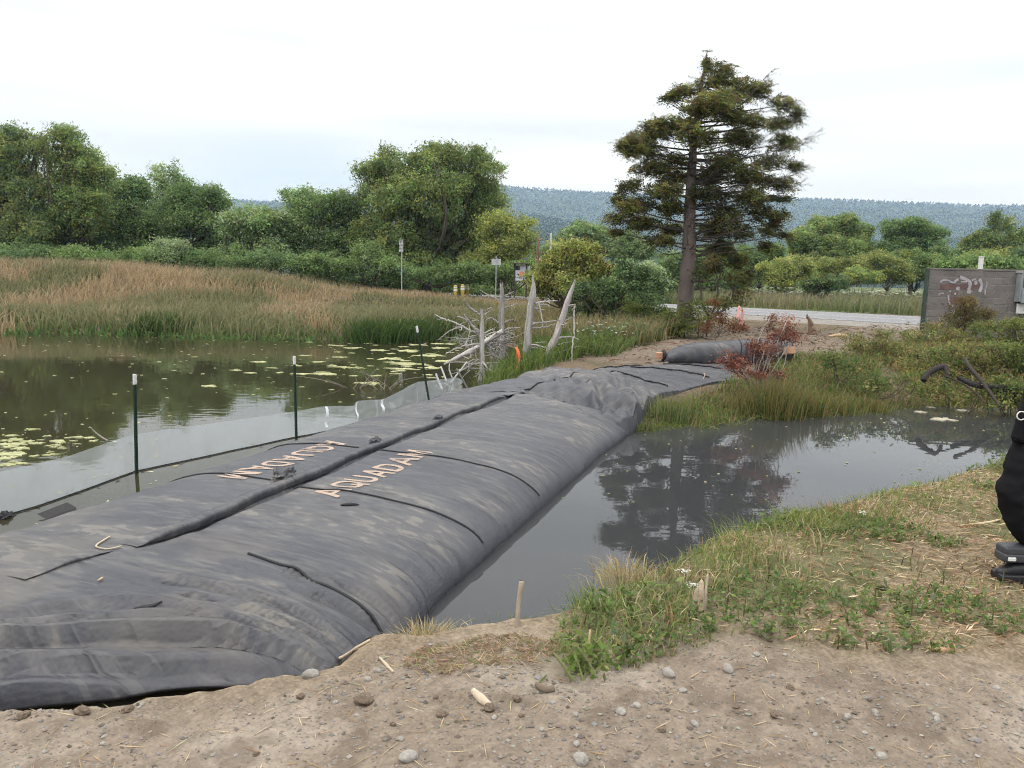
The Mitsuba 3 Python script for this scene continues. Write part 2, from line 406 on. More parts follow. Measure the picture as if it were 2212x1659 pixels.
GROUND = RegularGridInterpolator((ys, xs), Z, bounds_error=False, fill_value=0.0)
put('ground', (np.stack([X, Y, Z], -1).reshape(-1, 3), gq), 'soil', True, uv=np.stack([np.clip(litter, 0, 1), wet], -1).reshape(-1, 2))
tag('ground', 'bare dirt and earth banks around the ponds', kind='structure')


# skirts: the skin rolls under along both flanks and at the near end
def skirt(edge, outward, drops=((.03, -.06), (.02, -.16), (-.06, -.32), (-.2, -.55))):
    rows = [edge]
    for o, dz in drops:
        e = edge.copy(); e[:, :2] += outward * o; e[:, 2] = np.minimum(edge[:, 2], WZ + .35) + dz; rows.append(e)
    return np.stack(rows, 0)


def grid(v):
    a, b = v.shape[:2]; i, j = np.meshgrid(np.arange(a - 1), np.arange(b - 1), indexing='ij')
    return v.reshape(-1, 3), np.stack([i * b + j, i * b + j + 1, (i + 1) * b + j + 1, (i + 1) * b + j], -1).reshape(-1, 4)


right_sk = skirt(PT[:, -1], N); left_sk = skirt(PT[:, 0], -N)
endd = unit(np.array([[.45, -.89]]))[0]
end_sk = skirt(PT[0], np.array([.35, -.94]), ((.022, -.010), (.016, -.024), (-.05, -.034), (-.2, -.04), (-.4, -.10)))
m = MB()
for g in (PT, right_sk.transpose(1, 0, 2), left_sk[::-1].transpose(1, 0, 2), end_sk[::-1]): m.add(*grid(g))
mv, mf = m.mesh(); tm = trimesh.Trimesh(mv, mf, process=False); tm.merge_vertices(digits_vertex=5)


def geotex(p, n, uv):
    s = p.x * U[0] + p.y * U[1]; a = p.x * N[0] + p.y * N[1]
    d1 = fbm(s * 3.0, a * .95, 2, 6); d2 = fbm(s * 24, a * 10, 5, 4); d3 = fbm(s * .8, a * .8, 9, 3); g = noise(p.x * 130, p.y * 130, p.z * 130); d4 = fbm(s * 11, a * 1.6, 15, 4)
    base = mix((0.033, 0.034, 0.042), (0.047, 0.049, 0.059), d3) * (.85 + .3 * g)
    top = smoothstep(-.36, -.16, p.z)
    t = d1 * .55 + d2 * .30 + d4 * .15
    c = mix(base, (0.068, 0.067, 0.068), smoothstep(.42, .56, t) * top * .60)
    c = mix(c, (0.085, 0.082, 0.079), smoothstep(.52, .60, t) * top * .45 * smoothstep(.3, .7, d2))
    c = mix(c, (0.125, 0.114, 0.101), smoothstep(.60, .66, t) * smoothstep(.48, .62, d2) * top * .7)
    c = mix(c, (0.027, 0.028, 0.033), smoothstep(.60, .68, fbm(s * 7, a * 2.6, 31, 5)) * .45)
    c = mix(c, (0.10, 0.096, 0.09), smoothstep(.66, .72, fbm(s * 34, a * 3.2, 41, 3)) * top * .30)
    mud = smoothstep(.52, .68, fbm(s * 1.9, a * 1.9, 12, 6)) * smoothstep(5.2, 3.0, s)
    c = mix(c, (0.090, 0.081, 0.072), mud * .5)
    return mix(c, (0.016, 0.016, 0.019), smoothstep(WZ + .055, WZ + .01, p.z) * .6)


def creases(p, n, uv):
    s = p.x * U[0] + p.y * U[1]; a = p.x * N[0] + p.y * N[1]
    r1 = 1 - dr.abs(2 * fbm(s * 5.5 + .6 * a, a * 1.1, p.z, 3) - 1); r2 = 1 - dr.abs(2 * fbm(s * 15, a * 3.5 + s, 7, 2) - 1)
    return .55 * dr.square(dr.square(r1)) * r1 + .22 * dr.square(dr.square(r2)) + .10 * noise(s * 60, a * 60, p.z * 60)


mat('geotextile', geotex, 0.46, 0.42, bump=(creases, 0.022), eps=4e-3)
mat('geotextile_dark', (0.013, 0.013, 0.015), 0.6, 0.35)
DAM = key('cofferdam')
tag(DAM, 'long black fabric water-filled dam laid across the pond with tan painted letters', 'dam')
put(DAM, (np.array(tm.vertices), np.array(tm.faces)), 'geotextile', True, part='main_tube')
# ------------------------------------------------------------------ the road, hills and everything far off
mat('asphalt', lambda p, n, uv: mix((0.115, 0.118, 0.124), (0.145, 0.146, 0.15), fbm(p.x * .8, p.y * .8, 0, 3)) * (.85 + .3 * noise(p.x * 40, p.y * 40)), 0.9, 0.2)
mat('gravel_shoulder', lambda p, n, uv: mix((0.115, 0.108, 0.098), (0.17, 0.16, 0.145), fbm(p.x * 3, p.y * 3, 0, 3)) * (.7 + .6 * noise(p.x * 30, p.y * 30)), 0.95, 0.1)
mat('road_paint', lambda p, n, uv: mix((0.30, 0.30, 0.29), (0.42, 0.42, 0.41), fbm(p.x * 5, p.y * 5)), 0.8, 0.2)
mat('road_paint_yellow', (0.55, 0.42, 0.12), 0.8, 0.2)
RA, RB = np.array([13.9, 48.6]), np.array([20.8, 41.0]); RD = unit((RB - RA)[None])[0]; RN = np.array([RD[1], -RD[0]])
if RN[1] > 0: RN = -RN                                            # across the road, towards the camera
RZ = .10


def strip(o0, o1, z, a=-60, b=60, n=60, edge=0.0):
    t = np.linspace(a, b, n); w = edge * np.sin(t * 1.7) if edge else 0 * t
    p0 = RA + t[:, None] * RD + RN * o0; p1 = RA + t[:, None] * RD + RN * (o1 + w)[:, None]
    v = np.vstack([np.c_[p0, np.full(n, z)], np.c_[p1, np.full(n, z)]]); k = np.arange(n - 1)
    return v, np.stack([k, k + n, k + n + 1, k + 1], 1)


def flat_ground_under_road():
    t = ((X - RA[0]) * RD[0] + (Y - RA[1]) * RD[1]); o = ((X - RA[0]) * RN[0] + (Y - RA[1]) * RN[1])
    return o


m = MB().add(*strip(-.3, 9.2, RZ)); put('road', m, 'asphalt'); tag('road', 'grey asphalt road running past behind the far bank', kind='structure')
sv, sf = strip(9.2, 13.4, RZ - .012, edge=.5); sv[len(sv) // 2:, 2] = .035; m = MB().add(sv, sf); put('road_shoulder', m, 'gravel_shoulder'); tag('road_shoulder', 'pale gravel shoulder on the near side of the road', kind='structure')
m = MB()
for o, w in ((.9, .12), (8.4, .12)): m.add(*strip(o, o + w, RZ + .004))
put('road__edge_line', m, 'road_paint')
m = MB()
for o in (4.5, 4.75): m.add(*strip(o, o + .11, RZ + .004))
put('road__centre_line', m, 'road_paint')

def ridge(anchors, dist, name, label, n_trees, seed, d0, tall, cols):
    a = np.array([(math.atan2(ray(x, y)[0], ray(x, y)[1]), ray(x, y)[2] / np.hypot(*ray(x, y)[:2])) for x, y in anchors])
    r = rng(seed)

    def hz(az, d):
        t = np.interp(az, a[:, 0], a[:, 1]); q = np.stack([az * 40, d / 150, 0 * az], -1)
        h = (t * dist + 1.65) * np.where(d < dist, ((d - d0) / (dist - d0)) ** .8, np.clip(1 - (d - dist) / 900, 0, 1))
        return np.maximum(h + (meshkit.fbm(q, 4, seed) - .5) * 60 * np.clip((d - d0) / 500, 0, 1) * np.clip((dist - d) / 300, .05, 1), -3) - 14 * (d > d0)
    A, D = np.meshgrid(np.linspace(-.95, .95, 260), np.linspace(d0, dist + 700, 40), indexing='ij')
    g, f = grid(np.stack([np.sin(A) * D, np.cos(A) * D, hz(A, D)], -1))
    scene[name] = ply((g, f), 'far_forest', True); tag(name, label, kind='structure')
    az = r.uniform(-.85, .85, n_trees); d = dist - (dist - d0) * r.uniform(0, 1, n_trees) ** 1.3 * .95 + r.uniform(-10, 30, n_trees)
    h = tall * r.uniform(.45, 1.2, n_trees) ; wd = h * r.uniform(.45, .85, n_trees)
    b = np.stack([np.sin(az) * d, np.cos(az) * d, hz(az, d)], -1); an = r.uniform(0, 6.3, n_trees)
    V = [b + np.stack([np.cos(an + k * 2.094) * wd, np.sin(an + k * 2.094) * wd, h * .12], -1) for k in range(3)] + [b + np.stack([0 * h + r.normal(0, .5, n_trees), 0 * h, h], -1)]
    v = np.stack(V, 1).reshape(-1, 3); k = np.arange(n_trees)[:, None] * 4
    f = np.vstack([k + x for x in ([0, 1, 3], [1, 2, 3], [2, 0, 3])])
    c = np.repeat(pal(cols, n_trees, r, .12), 4, 0)
    nm = 'forest' if name == 'hills' else 'forest_001'
    put(nm, (v, f), 'matte', True, color=c); tag(nm, 'dark conifers covering the ' + ('far misty ridge' if name == 'hills' else 'lower wooded foothill'), 'forest', kind='stuff')


mat('far_forest', lambda p, n, uv: mix((0.015, 0.025, 0.013), (0.032, 0.045, 0.02), fbm(p.x / 40, p.y / 40, p.z / 40, 3)), 1.0, 0.0)
ridge([(-900, 470), (0, 440), (500, 424), (560, 427), (640, 429), (760, 412), (900, 400), (1085, 394), (1150, 399), (1250, 406), (1320, 409), (1500, 415), (1700, 421), (1850, 424), (1950, 429), (2030, 431), (2110, 436), (2212, 434), (2600, 440), (3200, 470)], 3000,
      'hills', 'long wooded ridge fading into haze below the cloud', 20000, 5, 1500, 8, [(0.018, 0.028, 0.016), (0.013, 0.022, 0.013), (0.028, 0.038, 0.02)])
ridge([(-900, 560), (600, 530), (900, 510), (1080, 474), (1150, 455), (1220, 464), (1300, 484), (1500, 505), (1700, 500), (1850, 512), (2000, 500), (2212, 508), (2600, 500), (3200, 540)], 1700,
      'foothills', 'lower wooded foothill in front of the ridge', 10000, 6, 700, 8, [(0.020, 0.032, 0.016), (0.015, 0.025, 0.013), (0.032, 0.044, 0.02)])


# ------------------------------------------------------------------ broadleaf trees and shrubs
G_MID = [(0.211, 0.300, 0.111), (0.175, 0.261, 0.095), (0.261, 0.349, 0.137), (0.150, 0.219, 0.081)]
G_DARK = [(0.150, 0.229, 0.100), (0.119, 0.187, 0.081), (0.195, 0.269, 0.111)]
G_OLIVE = [(0.274, 0.311, 0.100), (0.211, 0.261, 0.087), (0.324, 0.349, 0.125)]
G_SILVER = [(0.324, 0.411, 0.211), (0.250, 0.337, 0.154), (0.372, 0.461, 0.261)]
G_YEL = [(0.361, 0.399, 0.111), (0.287, 0.349, 0.100), (0.436, 0.448, 0.137)]
BARK = (0.085, 0.070, 0.055)


def lobes_px(lst, y, r):
    out = []
    for e in lst:
        cx, cy, rx, ry = e[:4]; yy = y + (e[4] if len(e) > 4 else r.uniform(-.5, .5) * rx * px_m(y))
        c = ony(cx, cy, yy); k = px_m(yy); R = np.array([rx * k, max(rx, ry) * .85 * k, ry * k]); out.append((c, R * (.92 if rx > 24 else 1)))
        if rx > 24 and ry > 16:                     # smaller boughs breaking the outline
            for _ in range(4):
                d = rdir(1, r)[0]; d[2] = abs(d[2]) * .9 - .1; f_ = r.uniform(.28, .5); out.append((c + d * R * r.uniform(.75, 1.0), np.full(3, f_ * min(R[0], R[2]) * 1.1) * [1.15, 1.1, .8]))
    return out


def crown(lobes, dens, leaf, cols, r, cl=.42, per=26, airy=.0, up=.25):
    C, D, Cc = [], [], []
    for c, R in lobes:
        K = max(10, int(dens * 4.6 * (R[0] * R[2] + R[0] * R[1] + R[1] * R[2]) / 3 * 4))
        d = rdir(K, r); rho = 1 - (.62 if airy == 0 else .85) * r.uniform(0, 1, K) ** 1.6
        bump = 1 + .55 * (meshkit.fbm(d * 2.2 + c * .37, 3, 7) - .5)
        C.append(c + d * R * (rho * bump)[:, None]); D.append(d); Cc.append(pal(cols, K, r, .20) * r.uniform(.82, 1.2))
    C, D, Cc = np.vstack(C), np.vstack(D), np.vstack(Cc); K = len(C)
    keep = meshkit.fbm(C * .9 + 3.1, 3, 11) > .27 + airy * .25
    C, D, Cc = C[keep], D[keep], Cc[keep]; K = len(C)
    off = r.normal(size=(K, per, 3)); off *= cl * .55 * r.uniform(.5, 1.3, (K, 1, 1))
    off[..., 2] *= .75
    P = (C[:, None] + off).reshape(-1, 3)
    nrm = unit(np.repeat(D, per, 0) * .7 + r.normal(size=(K * per, 3)) * .7 + [0, 0, up])
    dr_ = unit(np.cross(nrm, rdir(K * per, r)) + [0, 0, .15])
    ln = leaf * 1.08 * r.uniform(.6, 1.35, K * per)
    col = np.repeat(Cc, per, 0) * (1 + .12 * r.normal(size=(K * per, 1)))
    s_ = unit(np.cross(dr_, nrm)); L_ = ln[:, None]; v = np.stack([P - dr_ * L_ * .45 - s_ * L_ * .30, P - dr_ * L_ * .35 + s_ * L_ * .32, P + dr_ * L_ * .55], 1).reshape(-1, 3)
    return v, np.arange(len(v)).reshape(-1, 3), np.repeat(np.clip(col, .006, .6), 3, 0)


def limb_tree(base, lobes, rad, r, col=BARK, limbs=None):
    m = MB(); top = np.mean([c for c, _ in lobes], 0); cc = np.asarray(col)
    fork = base + (top - base) * .35
    pts = smooth_line([base - [0, 0, .3], base + (fork - base) * .5 + r.normal(0, .05, 3) * [1, 1, 0], fork], 7)
    v, f = tube(pts, np.linspace(rad * 1.25, rad * .85, 7), 8); m.add(v, f, cc * (1 + .12 * r.normal(size=(len(v), 1))))
    for c, R in lobes:
        end = c + np.array([0, 0, R[2] * .45]); mid = (fork + end) / 2 + r.normal(0, .12, 3) * np.linalg.norm(end - fork) * [1, 1, .3] - [0, 0, .1]
        pts = smooth_line([fork - (fork - base) * .1, mid, end], 8)
        v, f = tube(pts, np.linspace(rad * .6, rad * .10 + .008, 8), 6); m.add(v, f, cc * (1 + .12 * r.normal(size=(len(v), 1))))
        for _ in range(5 if R[0] > .9 else 1):
            t = r.uniform(.35, .9); q = pts[int(t * 7)]; e = c + rdir(1, r)[0] * R * .85
            v, f = tube(smooth_line([q, (q + e) / 2 + r.normal(0, .06, 3), e], 5), np.linspace(rad * .22, .010, 5), 4); m.add(v, f, cc * (1 + .12 * r.normal(size=(len(v), 1))))
    return m


def tree(name, label, cat, y, base_px, lst, cols, seed, dens=5.0, leaf=.13, rad=.14, z=None, cl=.42, per=26, airy=0.0, group=None, bark=BARK):
    r = rng(seed); b = ony(base_px, 600, y); b = np.array([b[0], y, gz(b[0], y)[0] if z is None else z])
    k = key(name); lob = lobes_px(lst, y, r)
    put(k, limb_tree(b, lob, rad, r, bark), 'woody', smooth=True, part='trunk')
    v, f, c = crown(lob, dens, leaf, cols, r, cl, per, airy)
    put(k, (v, f), 'foliage', color=c, part='crown'); tag(k, label, cat, group); return k


T_ = tree
T_('alder_tree', 'tall dark alder at the left edge of the photo, second trunk from the left', 'tree', 50, 55, [(35, 330, 40, 62), (-30, 340, 60, 70), (45, 410, 60, 60), (-40, 440, 70, 80), (60, 490, 60, 70), (0, 540, 80, 45), (95, 330, 26, 40)], G_OLIVE + G_DARK, 1, 4.6, .14, .2)
T_('alder_tree', 'tall pale green alder with a feathery top near the left edge, behind the golden grass', 'tree', 51, 165, [(150, 320, 42, 46), (175, 370, 55, 45), (212, 395, 26, 50), (130, 420, 60, 55), (185, 455, 60, 55), (135, 520, 70, 55), (205, 345, 14, 22)], G_OLIVE + G_MID, 2, 4.6, .14, .2)
T_('alder_tree', 'alder with two sparse pale sprigs standing above the tree line', 'tree', 58, 360, [(345, 385, 18, 30), (376, 372, 14, 22), (395, 390, 20, 20), (365, 425, 62, 38), (370, 480, 60, 50)], G_SILVER + G_MID, 3, 3.2, .15, .15, airy=.35)
T_('broadleaf_tree', 'dark round-topped tree right of the tall pair of alders on the left', 'tree', 54, 270, [(258, 420, 50, 36), (295, 408, 36, 26), (270, 475, 65, 55), (310, 520, 60, 60), (240, 540, 50, 50)], G_DARK + G_MID, 4, 4.8, .14, .18)
T_('broadleaf_tree', 'dense dark green tree left of the pale willow in the middle of the tree line', 'tree', 53, 430, [(430, 440, 55, 42), (470, 428, 36, 26), (395, 470, 55, 45), (450, 505, 62, 55), (400, 545, 60, 45), (495, 530, 45, 50)], G_MID + G_DARK, 5, 4.8, .14, .18)
T_('willow_tree', 'pale silvery willow in the low dip of the left tree line', 'tree', 50, 550, [(545, 478, 48, 42), (585, 490, 36, 40), (510, 500, 40, 45), (560, 540, 62, 48), (500, 560, 40, 35)], G_SILVER + G_MID, 6, 4.8, .13, .14)
T_('broadleaf_tree', 'rounded mid green tree just left of the largest willow', 'tree', 52, 690, [(650, 440, 42, 30), (700, 450, 55, 36), (745, 445, 40, 32), (670, 500, 66, 52), (740, 510, 55, 55), (690, 560, 80, 42)], G_MID + G_DARK[:1] + G_SILVER[:1], 7, 4.8, .14, .18)
T_('willow_tree', 'largest spreading willow with a domed crown, behind the white road sign', 'tree', 52, 920, [(835, 335, 22, 22), (800, 385, 38, 36), (870, 370, 60, 42), (940, 350, 62, 40), (1000, 345, 50, 38), (1050, 385, 38, 46), (840, 440, 75, 60), (930, 430, 85, 70), (1020, 440, 65, 60), (860, 520, 85, 60), (960, 520, 80, 65), (1035, 520, 45, 55), (900, 575, 90, 35)], G_OLIVE + G_MID + [(0.12, 0.15, 0.055)], 8, 4.6, .14, .3)
T_('willow_tree', 'yellow-green low willow at the right foot of the largest tree', 'tree', 49, 1085, [(1065, 500, 40, 45), (1110, 495, 42, 36), (1100, 545, 55, 45), (1050, 570, 45, 35), (1140, 525, 22, 30)], G_YEL + G_OLIVE, 9, 4.8, .13, .15)
SH = 'shrubs along the foot of the left tree line'
for i, (bx, l, c, lab) in enumerate([
        (60, [(40, 555, 60, 30), (100, 560, 45, 28)], G_DARK, 'dark shrub below the far left alder'),
        (300, [(285, 565, 45, 26), (330, 560, 40, 28)], G_MID, 'bright green shrub below the dark round-topped tree'),
        (370, [(360, 545, 42, 30), (385, 570, 35, 20)], G_SILVER, 'pale shrub with light leaves under the two-sprigged alder'),
        (600, [(575, 565, 40, 26), (625, 570, 40, 24)], G_DARK, 'dark shrub right of the silvery willow'),
        (180, [(150, 560, 45, 30), (210, 565, 50, 26)], G_MID, 'leafy green shrub below the feathery-topped alder'),
        (450, [(440, 562, 46, 30), (500, 572, 40, 22)], G_MID + G_DARK, 'dense shrub at the foot of the dark green tree'),
        (700, [(680, 575, 44, 26), (735, 580, 40, 22)], G_MID, 'low bushy shrub below the rounded mid green tree'),
        (950, [(880, 590, 44, 24), (950, 592, 50, 22), (1020, 590, 40, 24)], G_DARK + G_MID, 'dark undergrowth below the largest willow'),
        (1100, [(1070, 590, 34, 20), (1120, 585, 34, 22), (1160, 580, 26, 24)], G_MID, 'undergrowth below the yellow-green low willow'),
        (800, [(790, 560, 40, 36), (830, 575, 34, 24)], G_MID + G_SILVER[:1], 'leafy shrub left of the white road sign post')]):
    T_('shrub', lab, 'shrub', 46.5, bx, l, c, 30 + i, 6.5, .12, .05, cl=.36, group=SH)
for i, (bx, y, l, c, lab) in enumerate([
        (120, 55, [(40, 505, 62, 60), (120, 512, 62, 56), (195, 522, 52, 50)], G_MID + G_OLIVE, 'leafy lower alder filling the belt beneath the tall left pair'),
        (340, 57, [(290, 500, 58, 52), (350, 512, 58, 50), (410, 505, 52, 48)], G_MID, 'broad green tree behind the dark round-topped one'),
        (545, 56, [(490, 506, 50, 46), (560, 524, 54, 42), (620, 508, 50, 46)], G_MID + G_SILVER, 'pale leafy tree behind the silvery willow'),
        (790, 56, [(735, 520, 50, 52), (800, 512, 54, 60)], G_MID + G_OLIVE, 'green tree filling the gap left of the largest willow'),
        (1010, 55, [(940, 556, 62, 42), (1015, 560, 54, 40), (1090, 545, 44, 40)], G_OLIVE + G_MID, 'olive growth in the shade right of the largest willow')]):
    T_('alder_tree', lab, 'tree', y, bx, l, c, 130 + i, 4.2, .14, .12)
# right of the middle and beyond the road
T_('elderberry_shrub', 'yellowish shrub with reddish tips behind the broken snags', 'shrub', 27, 1215, [(1180, 585, 30, 30), (1225, 560, 40, 36), (1275, 580, 40, 34), (1240, 620, 55, 34), (1195, 545, 18, 22), (1180, 630, 25, 22), (1160, 612, 28, 26), (1292, 598, 36, 34), (1258, 540, 36, 24)], G_YEL + G_OLIVE + [(0.16, 0.09, 0.04)], 41, 7, .085, .05, cl=.26)
T_('bramble_bush', 'dark bramble bush left of the conifer trunk', 'bush', 23.5, 1320, [(1290, 640, 50, 42), (1345, 625, 50, 40), (1330, 680, 60, 34), (1260, 680, 36, 30), (1395, 660, 34, 38), (1412, 622, 34, 38), (1425, 690, 34, 24), (1362, 592, 40, 28), (1250, 648, 28, 38)], G_DARK + [(0.055, 0.08, 0.04)], 42, 9, .07, .04, cl=.22)
T_('broadleaf_tree', 'pale green tree between the snags and the conifer, far behind', 'tree', 70, 1260, [(1250, 510, 40, 30), (1290, 520, 40, 34), (1225, 535, 36, 30), (1350, 540, 50, 36)], G_SILVER + G_MID, 43, 5, .17, .15)
T_('broadleaf_tree', 'wide olive tree right of the conifer, beyond the road', 'tree', 74, 1790, [(1735, 520, 34, 30), (1775, 500, 40, 30), (1820, 490, 36, 26), (1850, 510, 30, 30), (1790, 545, 70, 40), (1860, 550, 40, 36), (1740, 565, 44, 34), (1820, 575, 60, 28)], G_OLIVE + G_MID, 44, 5, .18, .2)
T_('broadleaf_tree', 'round dark green tree with an open trunk beyond the road', 'tree', 72, 1968, [(1935, 500, 32, 24), (1975, 490, 38, 20), (2005, 505, 30, 22), (1965, 525, 52, 24), (1930, 545, 34, 30), (1995, 555, 38, 30)], G_MID + G_DARK, 45, 5.5, .17, .18)
T_('broadleaf_tree', 'ragged grey-green tree with a bent leader above the block wall', 'tree', 70, 2140, [(2100, 530, 30, 24), (2135, 515, 26, 26), (2150, 480, 10, 22), (2170, 495, 18, 26), (2195, 530, 40, 36), (2140, 555, 60, 32), (2090, 560, 40, 30)], G_DARK + G_OLIVE, 46, 5, .17, .16, airy=.15)
T_('shrub', 'dark round bush in the meadow beyond the road', 'bush', 54, 1780, [(1755, 618, 30, 17), (1800, 614, 34, 17)], G_DARK + [(0.085, 0.085, 0.04)], 47, 9, .12, .04, cl=.28)
T_('shrub', 'yellow-green bush in the meadow, right of the dark round bush', 'bush', 57, 1865, [(1850, 590, 26, 16), (1885, 598, 26, 14)], G_YEL + G_MID, 48, 9, .12, .04, cl=.28)
for i, (bx, l, c, y, lab) in enumerate([
        (1640, [(1620, 560, 40, 26), (1665, 555, 30, 24)], G_MID, 64, 'green hedge bush just right of the conifer, beyond the road'),
        (1690, [(1680, 585, 40, 22), (1725, 580, 30, 20)], G_OLIVE + G_YEL[:1], 60, 'lighter hedge bush between the conifer and the wide olive tree'),
        (1920, [(1905, 565, 34, 22), (1935, 580, 30, 18)], G_OLIVE, 64, 'olive hedge bush below the round dark green tree'),
        (2040, [(2035, 545, 22, 22), (2055, 560, 24, 18)], G_DARK, 66, 'dark hedge bush left of the ragged tree'),
        (2080, [(2060, 575, 40, 16), (2110, 570, 44, 18), (2180, 578, 50, 16)], G_MID, 46, 'spreading bramble hedge just behind the block wall'),
        (760, [(690, 598, 50, 16), (770, 600, 56, 16), (850, 603, 50, 15)], G_DARK, 62, 'low dark hedge far behind the white road sign'),
        (1000, [(930, 606, 50, 15), (1010, 608, 50, 15), (1080, 606, 40, 16)], G_MID, 60, 'low green hedge far behind the yellow bollards'),
        (1560, [(1520, 570, 40, 30), (1450, 575, 40, 30), (1580, 590, 40, 20)], G_MID, 62, 'green hedge bush behind the conifer trunk'),
        (1410, [(1400, 590, 40, 22), (1345, 585, 40, 22)], G_SILVER, 55, 'pale hedge bush left of the conifer, beyond the road'),
        (1790, [(1730, 575, 50, 20), (1800, 578, 50, 20), (1860, 575, 40, 20)], G_OLIVE, 68, 'olive thicket at the foot of the wide olive tree'),
        (1975, [(1960, 560, 40, 22), (2000, 570, 40, 20)], G_MID + G_YEL[:1], 66, 'green thicket at the foot of the round dark green tree'),
        (2150, [(2110, 565, 50, 22), (2180, 560, 50, 24)], G_OLIVE, 64, 'grey-green thicket below the ragged tree'),
        (1300, [(1200, 560, 50, 30), (1260, 570, 40, 26)], G_MID, 58, 'green thicket behind the yellowish shrub and the snags'),
        (2250, [(2230, 560, 60, 30), (2300, 540, 60, 50)], G_DARK, 60, 'dark hedge bush at the right edge, behind the wall')]):
    l = [(px_, py_, rx_ * .9, ry_ * 1.15) for px_, py_, rx_, ry_ in l] + [(px_ + 9, py_ + ry_ * 1.1, rx_ * 1.05, ry_ * .8) for px_, py_, rx_, ry_ in l]
    T_('shrub', lab, 'bush', y, bx, l, c, 60 + i, 5.5, .15, .05, cl=.36)


# ------------------------------------------------------------------ the conifer
def fronds(c, d, ln, r, cols, n=12, w=.034, leaf=.13):
    """flat feathery sprays: from c along d, leaflets on both sides"""
    M = len(c); up = unit(np.array([0, 0, 1.0]) + .25 * r.normal(size=(M, 3))); s = unit(np.cross(d, up)); up = np.cross(s, d)
    t = np.linspace(.08, 1, n)[None, :, None]; ln = np.broadcast_to(ln, M)
    droop = -np.array([0, 0, .22])[None, None] * (t ** 2) * ln[:, None, None]
    base = c[:, None] + d[:, None] * t * ln[:, None, None] + droop
    side = np.where(np.arange(n) % 2 == 0, 1, -1)[None, :, None]
    ld = unit(d[:, None] * .75 + s[:, None] * side * .75 + .18 * r.normal(size=(M, n, 3)) - [0, 0, .12])
    ll = leaf * (1.15 - .55 * t[..., 0]) * r.uniform(.75, 1.25, (M, n))
    v, f = leaves((base + ld * ll[..., None] * .5).reshape(-1, 3), ld.reshape(-1, 3), (np.repeat(up, n, 0) + .3 * r.normal(size=(M * n, 3))), ll.reshape(-1), w, .2)
    col = np.repeat(pal(cols, M, r, .18), n, 0) * (1 + .14 * r.normal(size=(M * n, 1)))
    return v, f, np.repeat(np.clip(col, .005, .5), 4, 0)


CY_ = 25.0; kc = px_m(CY_); r = rng(77)
cpx = [(1478, 715), (1481, 640), (1488, 540), (1490, 440), (1496, 340), (1505, 260), (1516, 180), (1528, 108)]
cen = np.array([ony(x, y, CY_) for x, y in cpx]); cen[0, 2] = gz(cen[0, 0], CY_)[0] - .3
trunk = smooth_line(cen, 40); crad = np.interp(np.linspace(0, 1, 40), [0, .12, .45, .75, 1], [.36, .26, .19, .10, .012])
v, f = tube(trunk, crad, 14); v = v + (unit(v - np.r_[np.repeat(trunk, 14, 0), trunk[:1], trunk[-1:]]) * ((meshkit.noise(v * np.array([14, 14, 2.0])) - .5) * .05)[:, None])
m = MB().add(v, f, np.array([(0.175, 0.140, 0.122)]) * (.45 + 1.1 * meshkit.fbm(v * np.array([9, 9, 1.5]), 3)[:, None]))
CON = key('conifer_tree'); tag(CON, 'lone windswept conifer with a bare lower trunk on the far bank', 'tree')
dead = MB()


def trunk_at(z): return np.array([np.interp(z, trunk[:, 2], trunk[:, k]) for k in range(3)])


CL = [(1527, 135, 10, 30, 0), (1560, 150, 30, 20, 0), (1545, 175, 55, 18, 0), (1600, 190, 58, 24, 0), (1480, 196, 46, 16, 0), (1448, 210, 26, 9, 0), (1560, 215, 75, 22, -.8), (1640, 192, 38, 18, 0), (1690, 224, 40, 18, 0),
      (1722, 246, 16, 20, 0), (1510, 236, 46, 16, -.6), (1600, 255, 65, 18, .5), (1682, 266, 42, 16, .3), (1412, 268, 30, 12, 0), (1432, 284, 55, 18, 0), (1382, 304, 42, 22, 0), (1480, 264, 36, 12, .6), (1402, 326, 48, 22, 0),
      (1350, 318, 24, 11, 0), (1520, 298, 42, 22, -1.2), (1600, 300, 58, 22, .4), (1690, 308, 42, 20, 0), (1570, 340, 64, 18, .9), (1660, 348, 48, 18, .3), (1718, 358, 26, 12, 0), (1400, 362, 48, 16, 0), (1448, 378, 50, 18, .6),
      (1535, 380, 46, 16, 1.2), (1602, 386, 58, 18, .4), (1690, 396, 38, 16, 0), (1362, 402, 38, 18, 0), (1430, 410, 52, 18, -.5), (1340, 430, 28, 13, 0), (1545, 420, 58, 20, 1.0), (1622, 426, 52, 20, .3), (1688, 426, 28, 11, 0),
      (1382, 440, 48, 20, .2), (1448, 446, 40, 18, 1.0), (1562, 456, 56, 22, .8), (1642, 456, 38, 22, 0), (1672, 480, 22, 16, 0), (1328, 470, 34, 13, 0), (1390, 482, 48, 18, .2), (1450, 492, 36, 16, 1.2), (1545, 492, 46, 22, 1.2),
      (1602, 500, 42, 18, .4), (1692, 506, 24, 7, 0), (1420, 516, 36, 13, .5), (1555, 532, 42, 22, .9), (1592, 562, 36, 18, .4), (1545, 572, 28, 18, .9), (1612, 592, 22, 13, 0), (1330, 500, 24, 9, 0), (1655, 530, 20, 14, 0)]
CL += [(cx + r.normal(0, 16), cy + r.normal(0, 10), rx * .8, ry, yo + r.choice([-1.4, 1.6])) for cx, cy, rx, ry, yo in CL if cy > 200 and abs(cx - 1510) < 130]
CL += [(r.uniform(1400, 1690), r.uniform(250, 500), r.uniform(26, 48), r.uniform(10, 18), r.uniform(-1.5, 1.5)) for _ in range(5)]
